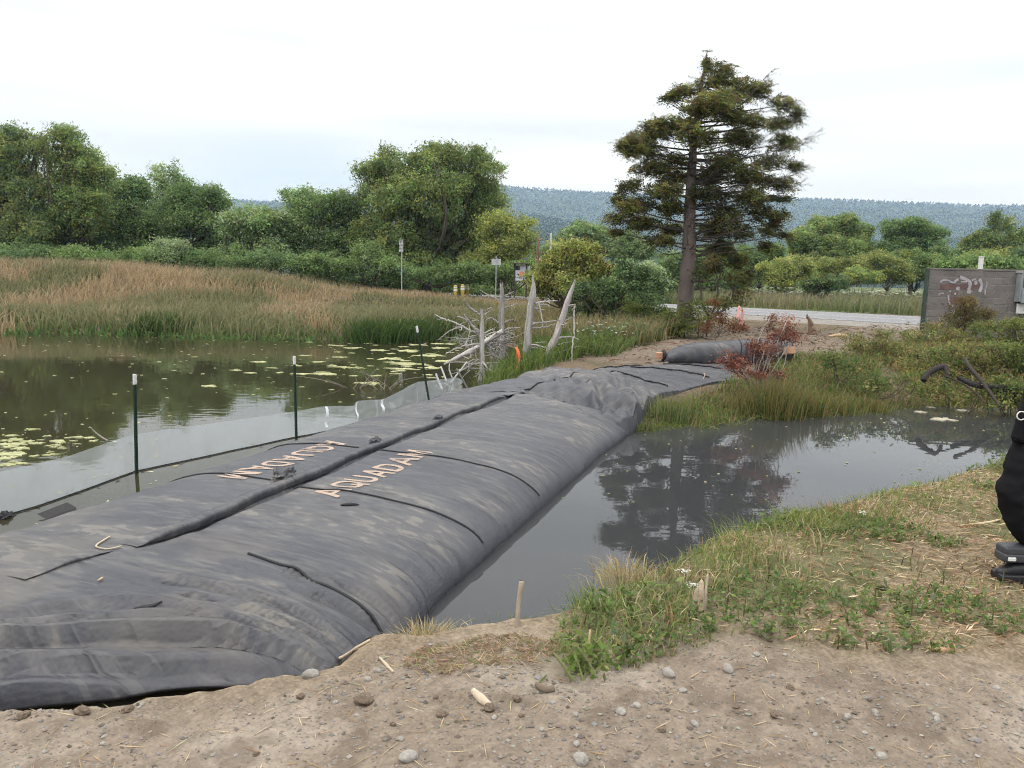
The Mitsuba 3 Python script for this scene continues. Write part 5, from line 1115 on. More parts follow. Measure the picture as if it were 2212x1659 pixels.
gp = pxpoly([(1010, 836), (1060, 808), (1090, 780), (1130, 745), (1240, 735), (1330, 760), (1310, 790), (1200, 804), (1100, 822)], -.22); p = in_poly(gp, 4200, r)
grass('bank_grass', 'tall bright green grass between the snags and the soil mound', p, .42, .022, [(0.13, 0.185, 0.045), (0.15, 0.185, 0.06), (0.085, 0.13, 0.04)], r, .35)
gp = Polygon([(-.3, 24.5), (1.0, 19), (3.2, 18.5), (5, 22), (6, 30), (4, 38), (1, 36)]); p = in_poly(gp, 12000, r)
grass('bank_grass', 'mixed green and golden grass behind the snags', p, .62, .04, [(0.13, 0.155, 0.05), (0.21, 0.18, 0.08), (0.27, 0.21, 0.11), (0.10, 0.135, 0.045)], r, .35, tip=(.32, .26, .16))
gp = Polygon([(2.5, 18), (6, 17), (6, 24), (3, 25)]); p = in_poly(gp, 7000, r); p = p[distance(shp_points(p[:, 0], p[:, 1]), SOILP) > .4]
grass('bank_grass', 'dark green undergrowth around the foot of the conifer', p, .38, .03, [(0.085, 0.115, 0.04), (0.06, 0.09, 0.032), (0.12, 0.13, 0.05)], r, .6)
gp = pxpoly([(1190, 775), (1260, 700), (1400, 690), (1430, 730), (1330, 772)], 0.0); p = in_poly(gp, 5000, r)
grass('bank_grass', 'green weedy grass left of the bare soil mound', p, .40, .028, [(0.14, 0.19, 0.06), (0.10, 0.15, 0.048), (0.18, 0.20, 0.08)], r, .5)
gp = pxpoly([(1470, 862), (1590, 832), (1700, 800), (1900, 800), (1900, 850), (1640, 880), (1500, 893)], -.2); p = in_poly(gp, 5200, r)
grass('bank_grass', 'mixed weedy grass between the slack fabric and the rush tufts', p, .26, .018, [(0.15, 0.20, 0.06), (0.20, 0.21, 0.08), (0.11, 0.155, 0.05), (0.25, 0.19, 0.10)], r, .6)
gp = Polygon([(7.5, 13.6), (9, 12.5), (15, 12.4), (17, 22), (12.5, 22), (8.0, 17.5)]); p = in_poly(gp, 20000, r)
grass('ground_cover', 'low tangled ground cover under the brambles on the right bank', p, .24, .034, BRG + [(0.20, 0.13, 0.07)], r, .9)
m = MB()
for a in in_poly(pxpoly([(1235, 760), (1250, 720), (1350, 715), (1400, 745), (1330, 770)], -.05), 130, r):
    z = gz(a[0], a[1])[0] + r.uniform(.3, .55); n = 6; an = np.arange(n) * 1.047 + r.uniform(0, 1); d = np.stack([np.cos(an), np.sin(an), 0 * an - .1], 1); v, f = leaves(np.array([a[0], a[1], z]) + d * .02, d, np.tile([0, 0, 1.0], (n, 1)), .045, .024); m.add(v, f, (.75, .75, .72))
for a in [(1425, 650), (1290, 620), (1330, 640)] * 1: pass
put('daisies', m, 'foliage'); tag('daisies', 'scattered white daisies in the weeds left of the soil mound', 'flowers', kind='stuff')
# litter, roots and clods on the bare soil
m = MB()
for a in in_poly(SOILP.buffer(.9), 520, r):
    z = gz(a[0], a[1])[0]; an = r.uniform(0, 6.3); Ln = r.uniform(.1, .55); d = np.array([math.cos(an), math.sin(an), r.uniform(-.1, .25)]) * Ln
    P = smooth_line(np.array([[a[0], a[1], z], np.array([a[0], a[1], z + .03]) + d * .5 + r.normal(0, .03, 3), np.array([a[0], a[1], z + .01]) + d]), 5); m.add(*tube(P, [.006, .009, .008, .006, .003], 4), np.array(pal([(.16, .10, .065), (.22, .155, .10), (.10, .07, .05), (.30, .23, .16), (.15, .07, .045)], 1, r)[0]))
put('brush_litter', m, 'woody', smooth=True); tag('brush_litter', 'roots, bark and broken twigs strewn over the bare soil', 'brushwood', kind='stuff')
m = MB(); ico = trimesh.creation.icosphere(subdivisions=1); iv, if_ = np.array(ico.vertices), np.array(ico.faces)
for a in in_poly(SOILP.buffer(.5), 420, r): s_ = r.uniform(.015, .06); m.add(iv * (1 + r.normal(0, .25, (len(iv), 1))) * s_ * [1, 1, .7] + [a[0], a[1], gz(a[0], a[1])[0]], if_, pal([(.10, .08, .06), (.15, .12, .09)], 1, r)[0])
for a in in_poly(pxpoly([(1345, 915), (1400, 925), (1430, 905), (1380, 885), (1340, 895)], WZ + .05), 130, r): s_ = r.uniform(.015, .045); m.add(iv * (1 + r.normal(0, .3, (len(iv), 1))) * s_ * [1, 1, .8] + [a[0], a[1], gz(a[0], a[1])[0] + .02], if_, pal([(.045, .034, .026), (.07, .055, .04)], 1, r)[0])
put('soil_clods', m, 'woody', smooth=True); tag('soil_clods', 'dark clods of turned earth on the far bank', 'soil', kind='stuff')
stick('driftwood_branch', 'dark curved branch arching into the water on the right bank', [ony(2085, 775, 13.2), ony(2100, 800, 12.8), ony(2125, 830, 12.5), ony(2160, 878, 12.0)], [.03, .035, .03, .02], (.04, .034, .03), 41, 'branch')
stick('driftwood_branch', 'thick black log lying along the foot of the brambles at the right edge', [ony(2070, 815, 12.8), ony(2110, 832, 12.6), ony(2170, 838, 12.5), ony(2260, 852, 12.3)], [.04, .06, .07, .07], (.03, .027, .026), 42, 'log')
stick('driftwood_branch', 'black crooked root beside the left end of the dark log', [ony(1995, 822, 12.9), ony(2015, 800, 13.0), ony(2040, 790, 13.0), ony(2048, 815, 12.8)], [.05, .06, .05, .03], (.035, .03, .028), 43, 'root')
stick('driftwood_branch', 'thin dark twig slanting down from the dark log to the water', [ony(2040, 812, 12.6), ony(2090, 835, 12.4), ony(2130, 872, 12.1)], [.016, .014, .010], (.05, .042, .036), 44, 'twig')
stick('bark_slab', 'pale split slab of wood lying on the soil beside the stump', [ony(1790, 727, 19.2), ony(1815, 724, 19.2), ony(1832, 725, 19.1)], [.03, .06, .03], (.42, .31, .20), 45, 'wood')
# ------------------------------------------------------------------ floating mats on the water
mat('algae', lambda p, n, uv: mix((0.19, 0.20, 0.085), (0.30, 0.295, 0.17), fbm(p.x * 4, p.y * 4, 0, 3)) * (.7 + .5 * noise(p.x * 25, p.y * 25)), .8, .3)
r = rng(301)


def blob(c, rx, ry, r, n=26, z=WZ, th=.008):
    a = np.arange(n) * 2 * np.pi / n; k = .9 + 1.0 * (meshkit.fbm(np.stack([np.cos(a) * 2.6 + c[0] * 7, np.sin(a) * 2.6 + c[1] * 7, 0 * a], 1), 3) - .5) * 2; e = np.stack([c[0] + np.cos(a) * rx * k, c[1] + np.sin(a) * ry * k], 1)
    v = np.vstack([np.c_[e, np.full(n, z - .004)], np.c_[c[0] + (e[:, 0] - c[0]) * .94, c[1] + (e[:, 1] - c[1]) * .94, np.full(n, z + th)], [[c[0], c[1], z + th]]]); i = np.arange(n); j = (i + 1) % n
    return v, np.vstack([np.stack([i, j, n + j], 1), np.stack([i, n + j, n + i], 1), np.stack([n + i, n + j, i * 0 + 2 * n], 1)])


pads = [(795, 828, 26), (885, 786, 40), (868, 797, 34), (930, 795, 30), (700, 808, 26), (650, 808, 22), (840, 775, 24), (820, 757, 20), (760, 752, 16), (880, 758, 26), (930, 768, 28), (735, 772, 14), (690, 782, 14), (540, 806, 14), (605, 805, 9), (450, 834, 18), (560, 782, 16), (510, 800, 10), (770, 795, 16), (900, 745, 20), (950, 752, 20), (960, 780, 22), (660, 768, 12), (720, 790, 12), (800, 742, 12), (640, 790, 12), (585, 795, 10), (25, 951, 20), (70, 928, 16)]
for _ in range(46):
    t = r.uniform(0, 1) ** .8; x = 5 + 200 * r.uniform(0, 1); y = 938 + (1 - x / 230) * 72 * r.uniform(0, 1) + r.uniform(0, 12); pads.append((x, y, r.uniform(5, 17) * (1.3 - x / 300)))
for _ in range(40): pads.append((r.uniform(690, 1000), r.uniform(742, 822), r.uniform(5, 14)))
for _ in range(16): pads.append((r.uniform(330, 760), r.uniform(738, 860), r.uniform(3, 7)))
for i, (x, y, w) in enumerate(pads):
    c = onz(x, y, WZ); d = c[1]; k = px_m(d)
    if not POND.contains(Point(c[0], c[1])): continue
    kk_ = key('algae_mat'); put(kk_, blob(c, w * k, w * k * r.uniform(.5, 1.1), r), 'algae'); tag(kk_, 'flat yellow-green algae mat floating on the pond', 'algae', 'algae mats on the pond')
for (x, y, w, lab) in ((2040, 906, 24, 'largest pale scum patch floating in the channel near the right edge'), (2075, 887, 16, 'pale scum patch close to the right far bank of the channel'), (1985, 890, 14, 'pale scum patch left of the largest one in the channel'), (2010, 880, 10, 'small scum patch nearest the far bank of the channel')):
    c = onz(x, y, WZ); kk_ = key('scum_patch'); put(kk_, blob(c, w * px_m(c[1]), w * px_m(c[1]) * .9, r), mat('pale_scum', (.25, .23, .175), .9) if 'pale_scum' not in scene else 'pale_scum'); tag(kk_, lab, 'scum')
m = MB()
for poly, n, s0 in ((CHAN.intersection(Polygon([(.5, 7), (14, 7), (14, 14), (.5, 14)])), 170, .016), (POND.intersection(Polygon([(-25, 12), (0, 12), (0, 26), (-25, 26)])), 420, .035), (POND.intersection(Polygon([(-9, 6), (-3, 6), (-3, 11), (-9, 11)])), 160, .03)):
    for a in in_poly(poly, n, r): s_ = s0 * r.uniform(.3, 1.2); m.add(*blob((a[0], a[1]), s_, s_ * .8, r, 6, WZ + .003, .003), pal([(.33, .32, .18), (.42, .38, .24), (.25, .26, .12)], 1, r)[0])
put('floating_bits', m, 'matte'); tag('floating_bits', 'small leaves and specks floating on the water', 'debris', kind='stuff')
stick('water_twig', 'thin twig poking out of the pond left of the first post', [onz(233, 952, WZ), ony(222, 946, onz(233, 952, WZ)[1]), ony(194, 921, onz(233, 952, WZ)[1])], [.012, .008, .004], (.25, .22, .19), 51, 'twig')
for j, (x, y) in enumerate(((765, 838), (835, 842), (1010, 752))):
    c = onz(x, y, WZ); m = MB()
    for _ in range(9): e = c + np.array([r.normal(0, .5), r.normal(0, .3), r.uniform(.05, .4)]); m.add(*tube(smooth_line([c + r.normal(0, .1, 3) * [1, 1, 0] - [0, 0, .05], (c + e) / 2 + r.normal(0, .06, 3), e], 6), np.linspace(.012, .004, 6), 4), (.16, .135, .11))
    k = key('sunken_branch'); put(k, m, 'woody', smooth=True); tag(k, ('twiggy sunken branch sticking out of the pond beside a yellow algae mat', 'twiggy branch in the pond just above the top of the curtain', 'twiggy branch in the pond left of the leaning log')[j], 'branch')

# ------------------------------------------------------------------ the near bank: grass, weeds, straw
r = rng(311)
lipp = np.array(LIP); bankN = Polygon([tuple(onz(1215, 1395, -.05)[:2])] + list(LIP[5:]) + [(9, 9.0), (9, 3.6)] + [tuple(onz(x, y, 0)[:2]) for x, y in [(2212, 1330), (2040, 1400), (1860, 1405), (1680, 1385), (1560, 1375), (1470, 1395), (1320, 1430), (1245, 1425)]])
lipline = LineString(LIP)
bN2 = bankN.buffer(.06)
def to_px(p):
    d = p - EYE; z = d @ FWD; return np.stack([CX + F * (d @ RIGHT) / z, CY - F * (d @ UP) / z], -1)
GR = [(0.185, 0.245, 0.075), (0.225, 0.27, 0.09), (0.135, 0.20, 0.06), (0.27, 0.275, 0.115)]
STRAW = [(0.497, 0.399, 0.249), (0.411, 0.303, 0.173), (0.561, 0.476, 0.324), (0.357, 0.232, 0.129)]
p = in_poly(bN2, 80000, r); dl_ = distance(shp_points(p[:, 0], p[:, 1]), lipline)
g = meshkit.fbm(np.c_[p * 1.5, 0 * dl_], 3, 91); g2 = meshkit.fbm(np.c_[p * .9 + 9, 0 * dl_], 3, 95)
edge = np.exp(-(dl_ / .55) ** 2); east = smooth01((p[:, 0] - 1.6) / 1.6)
keep = r.uniform(size=len(p)) < np.clip(.75 * edge + .5 * (1 - east) * smooth01((g - .42) / .1) + .20 * smooth01((g - .5) / .1), 0.02, 1) * np.where(p[:, 0] > 2.2, np.clip(1.2 - .4 * (p[:, 0] - 2.2), .35, 1), 1)
p, edge, g2 = p[keep][:34000], edge[keep][:34000], g2[keep][:34000]; n = len(p)
h = np.where(edge > .3, .05 + .10 * g2, .025 + .065 * g2) * r.uniform(.5, 1.3, n)


def gzone(pts, n, r):
    t = smooth01((g2[:n] - .48) / .12)[:, None] * .75; a = np.array(GR)[r.integers(0, 4, n)]; b = np.array(STRAW)[r.integers(0, 4, n)]; return np.clip(np.where(r.uniform(size=(n, 1)) < .09 + t * .34, b, a) * (1 + .18 * r.normal(size=(n, 1))), .01, .8)


grass('near_grass', 'ragged green and straw coloured grass along the near bank of the channel', p, h, .007, None, r, .5, zone=gzone)
# broad-leaved weeds
p = in_poly(bN2, 16000, r); g = meshkit.fbm(np.c_[p * 1.15 + 4, 0 * p[:, 0]], 3, 97); pxy = to_px(np.c_[p, 0 * p[:, 0]]); favour = np.exp(-(((pxy[:, 0] - 1640) / 300) ** 2 + ((pxy[:, 1] - 1260) / 90) ** 2)) * .16 + np.exp(-(((pxy[:, 0] - 1480) / 200) ** 2 + ((pxy[:, 1] - 1340) / 60) ** 2)) * .14
p = p[g + favour > .565][:4200]; n = len(p); z = gz(p[:, 0], p[:, 1]); K = 7; an = r.uniform(0, 6.3, (n, K)); el = r.uniform(.25, 1.1, (n, K)); d = np.stack([np.cos(an) * np.cos(el), np.sin(an) * np.cos(el), np.sin(el)], -1); ln = r.uniform(.014, .046, (n, K)) * r.uniform(.6, 1.3, (n, 1)); hs = r.uniform(0, .10, (n, K)) * (r.uniform(size=(n, 1)) ** .7)
c = np.stack([p[:, :1] + 0 * an, p[:, 1:] + 0 * an, z[:, None] + hs], -1) + d * ln[..., None] * .55
v, f = leaves(c.reshape(-1, 3), d.reshape(-1, 3), unit(np.array([0, 0, 1.0]) + .5 * r.normal(size=(n * K, 3))), ln.ravel(), ln.ravel() * .48, .4)
put('leafy_weeds', (v, f), 'foliage', color=np.repeat(pal([(0.125, 0.19, 0.058), (0.16, 0.22, 0.075), (0.10, 0.155, 0.052), (0.16, 0.195, 0.105), (0.20, 0.21, 0.09)], n * K, r), 4, 0)); tag('leafy_weeds', 'low broad-leaved green weeds on the near bank', 'weeds', kind='stuff')
# straw and cut stems lying flat
p = in_poly(bN2, 46000, r); pxy = to_px(np.c_[p, 0 * p[:, 0]]); wgt = np.clip(.12 + .9 * smooth01((pxy[:, 0] - 1560) / 420) + .25 * meshkit.fbm(np.c_[p * 2.2, 0 * p[:, 0]], 2, 99) - .1, 0, 1); p = p[r.uniform(size=len(p)) < wgt][:26000]; n = len(p)
an = r.uniform(0, np.pi, n); an = np.where(r.uniform(size=n) < .6, r.normal(.25, .5, n), an); d = unit(np.stack([np.cos(an), np.sin(an), r.normal(.03, .10, n)], 1)); ln = r.uniform(.03, .15, n) * r.uniform(.5, 1, n); z = gz(p[:, 0], p[:, 1]) + r.uniform(.003, .028, n)
v, f = leaves(np.c_[p, z], d, unit(np.array([0, 0, 1.0]) + .4 * r.normal(size=(n, 3))), ln, r.uniform(.005, .010, n), .05)
put('straw', (v, f), 'foliage', color=np.repeat(pal(STRAW + [(0.26, 0.14, 0.085)], n, r, .22), 4, 0)); tag('straw', 'cut straw and dry stems lying over the near bank on the right', 'straw', kind='stuff')
p = in_poly(bN2, 900, r); p = p[to_px(np.c_[p, 0 * p[:, 0]])[:, 1] > 1180][:420]; n = len(p); v, f = blades(np.c_[p, gz(p[:, 0], p[:, 1])], r.uniform(.04, .14, n), r.normal(0, .2, (n, 2)), .008, r); put('cut_stems', (v, f), 'foliage', color=np.repeat(pal([(.12, .09, .055), (.17, .14, .07), (.10, .11, .05)], n, r), 5, 0)); tag('cut_stems', 'short brown cut stems standing in the near bank', 'stems', kind='stuff')
# tufts with a place of their own
for i, a in enumerate([('bleached straw tuft in the corner between the dam and the dirt', 915, 1380, 420, .13, .055, 'd', -.10), ('thin pale green tuft on the dirt lip right of the bleached one', 1020, 1378, 160, .11, .05, 'p', -.1), ('green tuft around the foot of the broken stake', 1115, 1362, 200, .10, .06, 'g', -.12), ('dry grass tuft where the bank grass meets the water', 1360, 1245, 380, .16, .09, 'd', -.12),
        ('bright green grass tuft leaning out over the channel', 1630, 1175, 420, .22, .10, 'g', -.1), ('fern-like yellow-green tuft on the bank edge', 1730, 1145, 320, .22, .09, 'y', -.08), ('rusty dry clump on the bank edge right of the fern-like tuft', 1830, 1115, 320, .15, .12, 'b', -.08), ('pale grass tuft at the edge of the dirt on the right', 1830, 1412, 220, .10, .06, 'p', -.01), ('dry brown clump in the middle of the weeds', 1590, 1250, 400, .11, .10, 'b', -.05), ('thin green tuft at the tip of the grassy bank', 1290, 1300, 220, .14, .08, 'g', -.12)]):
    co = {'d': [(.50, .42, .27), (.42, .33, .19), (.30, .27, .13)], 'p': [(.34, .36, .18), (.42, .40, .25)], 'g': [(.13, .20, .06), (.18, .24, .08)], 'y': [(.26, .27, .075), (.20, .24, .065)], 'b': [(.27, .15, .08), (.34, .22, .12), (.22, .15, .07)]}[a[6]]
    k = rushes(a[0], a[1], a[2], a[3], a[4], a[5], co, 330 + i, .006, 'grass_tuft', .55, a[7])
# leafy cut shoots in front of the bank
k = key('leafy_shoot'); tag(k, 'leafy green plant with cut woody stems at the edge of the dirt', 'plant'); m = MB(); c0 = onz(1255, 1455, -.02)
for px0, py0, px1, py1, w, col in ((1290, 1470, 1245, 1395, .008, (.16, .17, .08)), (1262, 1425, 1250, 1375, .009, (.09, .055, .045)), (1272, 1420, 1275, 1360, .007, (.36, .28, .16)), (1285, 1430, 1265, 1385, .007, (.13, .15, .06)), (1270, 1440, 1300, 1375, .006, (.30, .24, .14)), (1240, 1480, 1195, 1410, .007, (.15, .16, .07)), (1260, 1475, 1230, 1400, .005, (.18, .2, .08))):
    a = onz(px0, py0, gz(*onz(px0, py0, -.02)[:2])[0] - .01); e = ony(px1, py1, a[1] + r.uniform(-.05, .05)); put(k, MB().add(*tube(smooth_line([a, (a + e) / 2 + r.normal(0, .008, 3), e], 6), [w, w, w, w * .9, w * .8, w * .7], 6), col), 'woody', smooth=True, part='stem')
n = 190; t = r.uniform(0, 1, n); c = np.array([ony(1262 + r.normal(0, 32), 1420 + r.normal(0, 26), c0[1] + r.normal(0, .09)) for _ in range(n)]); c[:, 2] = np.maximum(c[:, 2], gz(c[:, 0], c[:, 1]) + .01); d = unit(r.normal(size=(n, 3)) + [0, 0, .7])
v, f = leaves(c, d, unit(rdir(n, r) + [0, 0, .8]), r.uniform(.025, .06, n), r.uniform(.012, .026, n), .4); put(k, (v, f), 'foliage', color=np.repeat(pal([(.13, .19, .05), (.17, .22, .07), (.22, .23, .10)], n, r), 4, 0), part='leaf_cluster'); tag(k + '__leaf_cluster', kind='stuff')
# the dock-like plant with large leaves near the water on the right
k = key('large_leaved_weed'); tag(k, 'plant with large round green leaves on the right part of the near bank', 'plant')
for i in range(22):
    c = ony(1990 + r.normal(0, 34), 1080 + r.normal(0, 18), 7.2 + r.normal(0, .12)); n = 10; an = np.linspace(0, 2 * np.pi, n, endpoint=False); R_ = r.uniform(.035, .065); nn = unit((rdir(1, r) * .5 + [0, -.3, 1]))[0]; e1_ = unit(np.cross(nn, [1, 0, 0.])[None])[0]; e2_ = np.cross(nn, e1_)
    rim = c + R_ * (np.cos(an)[:, None] * e1_ * 1.25 + np.sin(an)[:, None] * e2_) - nn * R_ * .25 * (1 + .3 * np.cos(3 * an))[:, None]; v = np.vstack([rim, [c]]); f = np.stack([np.arange(n), (np.arange(n) + 1) % n, np.full(n, n)], 1)
    g_ = gz(c[0], c[1])[0]; put(k, (v, f), 'foliage', color=np.tile(pal([(.15, .23, .08), (.20, .27, .11)], 1, r), (n + 1, 1)), part='leaf')
# white yarrow heads
for i, (x, y, y0, lab) in enumerate(((1495, 1262, 1310, 'white flower head beside the broken stump'), (1478, 1232, 1270, 'small white flower head behind the broken stump'), (1862, 1106, 1135, 'white flower head in the grass on the right bank'))):
    b_ = onz(x, y0, -.05); t_ = ony(x, y, b_[1]); k = key('yarrow'); put(k, tube([b_, (b_ + t_) / 2 + [.01, 0, 0], t_], .003, 5), 'woody', smooth=True, color=np.tile([.14, .18, .07], (17, 1)), part='stem'); n = 26; q = t_ + np.c_[r.normal(0, .016, (n, 2)), r.normal(0, .003, n)]; v, f = leaves(q, rdir(n, r) * [1, 1, .1], np.tile([0, 0, 1.0], (n, 1)), .014, .012); put(k, (v, f), 'foliage', color=np.tile([.80, .80, .76], (len(v), 1)), part='flower_head'); tag(k, lab, 'flower')
# ------------------------------------------------------------------ stakes, stumps, wood bits
def npx(x, y, lift=0.0):
    q = onz(x, y, -.05)
    for _ in range(3): q = onz(x, y, gz(q[0], q[1])[0] + lift)
    return q
b_ = npx(1118, 1352); k_ = stick('broken_stake', 'weathered broken stick standing upright at the water edge', [b_ - [0, 0, .1], ony(1119, 1320, b_[1]), ony(1122, 1290, b_[1]), ony(1127, 1256, b_[1])], [.013, .012, .011, .013], (.33, .27, .21), 61, 'stick', sides=9)
b_ = npx(1508, 1318); k = key('tree_stump')
for j, (x0, y0, x1, y1, w, c_) in enumerate(((1502, 1322, 1506, 1275, .030, (.30, .25, .18)), (1512, 1320, 1516, 1258, .026, (.38, .30, .22)), (1520, 1318, 1528, 1246, .013, (.36, .30, .22)))):
    a = ony(x0, y0, b_[1]); e = ony(x1, y1, b_[1] + .02); P = smooth_line([a - [0, 0, .06], (a + e) / 2, e], 10); v, f = tube(P, np.linspace(w, w * .45, 10), 9); v[-1] += [0, 0, .02]; v += r.normal(0, .0022, v.shape); put(k, (v, f), 'woody', smooth=True, color=np.array(c_) * (.6 + .8 * meshkit.fbm(v * [70, 70, 14], 2, j)[:, None]), part='splinter')
tag(k, 'small splintered grey stump in the grass of the near bank', 'stump')
for i, (pts, w, c_, lab) in enumerate([([(1022, 1492), (1042, 1512), (1058, 1524)], .020, (.40, .33, .25), 'split chunk of pale wood lying on the dirt in the foreground'), ([(1160, 1478), (1180, 1490), (1198, 1488)], .018, (.13, .10, .075), 'dark curled bark scrap on the dirt below the leafy shoot'), ([(1375, 1372), (1400, 1378), (1432, 1380)], .016, (.34, .25, .17), 'flat piece of brown wood at the edge of the weeds'), ([(745, 1402), (775, 1395), (800, 1382)], .010, (.42, .35, .26), 'short pale root where the dam meets the dirt'),
        ([(820, 1420), (838, 1440), (850, 1452)], .008, (.36, .30, .22), 'thin pale stick on the dirt below the dam corner'), ([(2000, 1400), (2030, 1404), (2060, 1396)], .014, (.38, .25, .15), 'reddish dry root lying on the dirt at the right'), ([(2070, 1136), (2110, 1132), (2160, 1122)], .010, (.45, .37, .24), 'long straw coloured stem lying in front of the dark legs'), ([(2000, 1285), (2080, 1290), (2150, 1282)], .007, (.36, .22, .13), 'long reddish stem lying on the straw at the right')]):
    stick('wood_scrap', lab, [npx(a, b, w * .5) for a, b in pts], [w * .6, w, w * .7], c_, 70 + i, 'wood')
# ------------------------------------------------------------------ stones and clods
mat('river_stone', lambda p, n, uv: mix((0.185, 0.17, 0.15), (0.29, 0.275, 0.25), fbm(p.x * 6, p.y * 6, p.z * 6, 3)) * (.75 + .4 * noise(p.x * 160, p.y * 160, p.z * 160)), .9, .2)
mat('earth_clod', lambda p, n, uv: mix((0.095, 0.070, 0.050), (0.16, 0.128, 0.10), fbm(p.x * 25, p.y * 25, p.z * 25, 3)) * (.7 + .5 * noise(p.x * 150, p.y * 150, p.z * 150)), .95, .1)
S8 = lambda zx, zy: ((1300 + zx / 1.58) / 1.8517, (2022 + zy / 1.58) / 1.8517)
S9 = lambda zx, zy: ((2696 + zx / 1.58) / 1.8517, (2022 + zy / 1.58) / 1.8517)
S7 = lambda zx, zy: ((zx / 1.58) / 1.8517, (2022 + zy / 1.58) / 1.8517)
st = [(S8, 1615, 1615, 52, 's', 'large pale rounded stone at the bottom edge of the photo'), (S8, 1585, 1325, 25, 's', ''), (S8, 1870, 1310, 40, 's', ''), (S8, 1970, 1270, 28, 's', 'yellowish stone on the dirt below the grassy bank'), (S8, 1590, 1510, 30, 's', ''), (S8, 2170, 1070, 46, 's', 'grey stone at the edge of the dirt, right of the leafy shoot'), (S8, 1070, 1345, 26, 's', ''), (S8, 480, 1480, 26, 's', ''), (S8, 1440, 1250, 20, 's', ''), (S8, 530, 1600, 55, 's', 'flat half buried stone at the bottom of the photo'),
      (S8, 2130, 1425, 26, 'c', ''), (S8, 250, 1245, 58, 'c', 'large reddish brown clod on the dirt below the dam'), (S8, 1210, 1225, 34, 'c', ''), (S8, 430, 1388, 24, 'c', ''), (S8, 700, 1215, 20, 'c', ''), (S8, 1040, 1290, 40, 'c', 'orange-brown clod right of the split wood chunk'), (S8, 330, 1050, 30, 's', ''), (S8, 270, 1105, 28, 's', ''), (S8, 740, 1330, 40, 'c', ''), (S8, 1240, 1330, 22, 'c', ''), (S8, 1370, 1420, 22, 's', ''),
      (S9, 130, 1385, 34, 's', ''), (S9, 1095, 1340, 32, 's', ''), (S9, 1270, 1310, 24, 's', ''), (S9, 55, 1175, 30, 's', ''), (S9, 890, 1455, 24, 's', ''), (S9, 1310, 1590, 30, 's', 'white stone low on the right side of the dirt'), (S9, 870, 1425, 18, 's', ''), (S9, 1655, 1330, 22, 's', ''), (S9, 1660, 1358, 26, 's', ''), (S9, 735, 1160, 28, 'c', ''), (S9, 640, 1330, 32, 'c', ''), (S9, 520, 945, 24, 's', ''), (S9, 580, 845, 38, 'c', 'brown clod at the top edge of the dirt, below the weeds'), (S9, 340, 1040, 40, 's', 'broad grey stone among the gravel below the weeds'), (S9, 1205, 1440, 18, 's', ''), (S9, 1355, 1395, 16, 's', ''), (S9, 700, 945, 16, 's', ''), (S9, 625, 1078, 16, 's', ''), (S9, 2035, 1160, 26, 's', ''), (S9, 390, 1280, 22, 'c', ''),
      (S7, 1965, 1078, 48, 's', 'pale grey stone lying against the near edge of the dam'), (S7, 1900, 1212, 30, 'c', ''), (S7, 900, 1262, 20, 's', ''), (S7, 810, 1298, 32, 'c', 'rounded lump of dirt under the hollow edge of the dam'), (S7, 2120, 1250, 22, 's', ''), (S7, 520, 1310, 50, 'c', ''), (S7, 150, 1335, 40, 'c', ''), (S7, 280, 1560, 16, 's', ''), (S7, 1350, 1580, 20, 's', ''), (S7, 660, 1465, 18, 's', ''), (S7, 1620, 1575, 22, 'c', '')]
for i, (fn, zx, zy, w, t, lab) in enumerate(st):
    x, y = fn(zx, zy); c = npx(x, y); R_ = (.85 if not lab else 1) * w / 1.58 / 1.8517 * px_m(np.linalg.norm(c - EYE)); s_ = trimesh.creation.icosphere(subdivisions=3); v = np.array(s_.vertices)
    v = v * (1 + (.5 if t == 's' else .9) * (meshkit.fbm(v * (1.1 if t == 's' else 1.9) + i * 7.3, 3, i)[:, None] - .5)); a = r.uniform(0, 3); v = v * R_ * [1.0, r.uniform(.65, .95), .62]; v = v @ np.array([[math.cos(a), math.sin(a), 0], [-math.sin(a), math.cos(a), 0], [0, 0, 1]])
    nm = 'stone' if t == 's' else 'dirt_clod'; k = key(nm); put(k, (v + c + [0, 0, R_ * .22], s_.faces), 'river_stone' if t == 's' else 'earth_clod', True)
    tag(k, lab or ('small pale stone lying loose on the dirt in the foreground' if t == 's' else 'small brown clod of earth on the dirt in the foreground'), 'stone' if t == 's' else 'clod', None if lab else ('loose stones on the dirt' if t == 's' else 'clods on the dirt'))
m = MB(); ov = np.array([[1, 0, 0], [-1, 0, 0], [0, 1, 0], [0, -1, 0], [0, 0, 1], [0, 0, -1.0]]); of = np.array([[0, 2, 4], [2, 1, 4], [1, 3, 4], [3, 0, 4], [2, 0, 5], [1, 2, 5], [3, 1, 5], [0, 3, 5]])
dirtv = DIRT.intersection(Polygon([(-3.2, 2.1), (4.2, 2.1), (5.2, 5.5), (-3.2, 5.5)])).union(pxpoly([(700, 1450), (840, 1392), (960, 1388), (1120, 1385), (1230, 1430), (1000, 1500)], -.05)); p = in_poly(dirtv.difference(foot.buffer(.01)), 13000, r); z = gz(p[:, 0], p[:, 1]); n = len(p)
sz = .0026 + .0070 * r.uniform(0, 1, n) ** 6; cl = meshkit.fbm(np.c_[p * 2.2, 0 * z], 3, 71); sz *= (.5 + 1.1 * cl); S = sz[:, None, None] * np.stack([r.uniform(.8, 1.4, n), r.uniform(.7, 1.2, n), r.uniform(.5, .9, n)], 1)[:, None]
V = ov[None] * S * (1 + .22 * r.normal(size=(n, 6, 1))) + np.c_[p, z + sz * .25][:, None]; Ff = (of[None] + np.arange(n)[:, None, None] * 6).reshape(-1, 3)
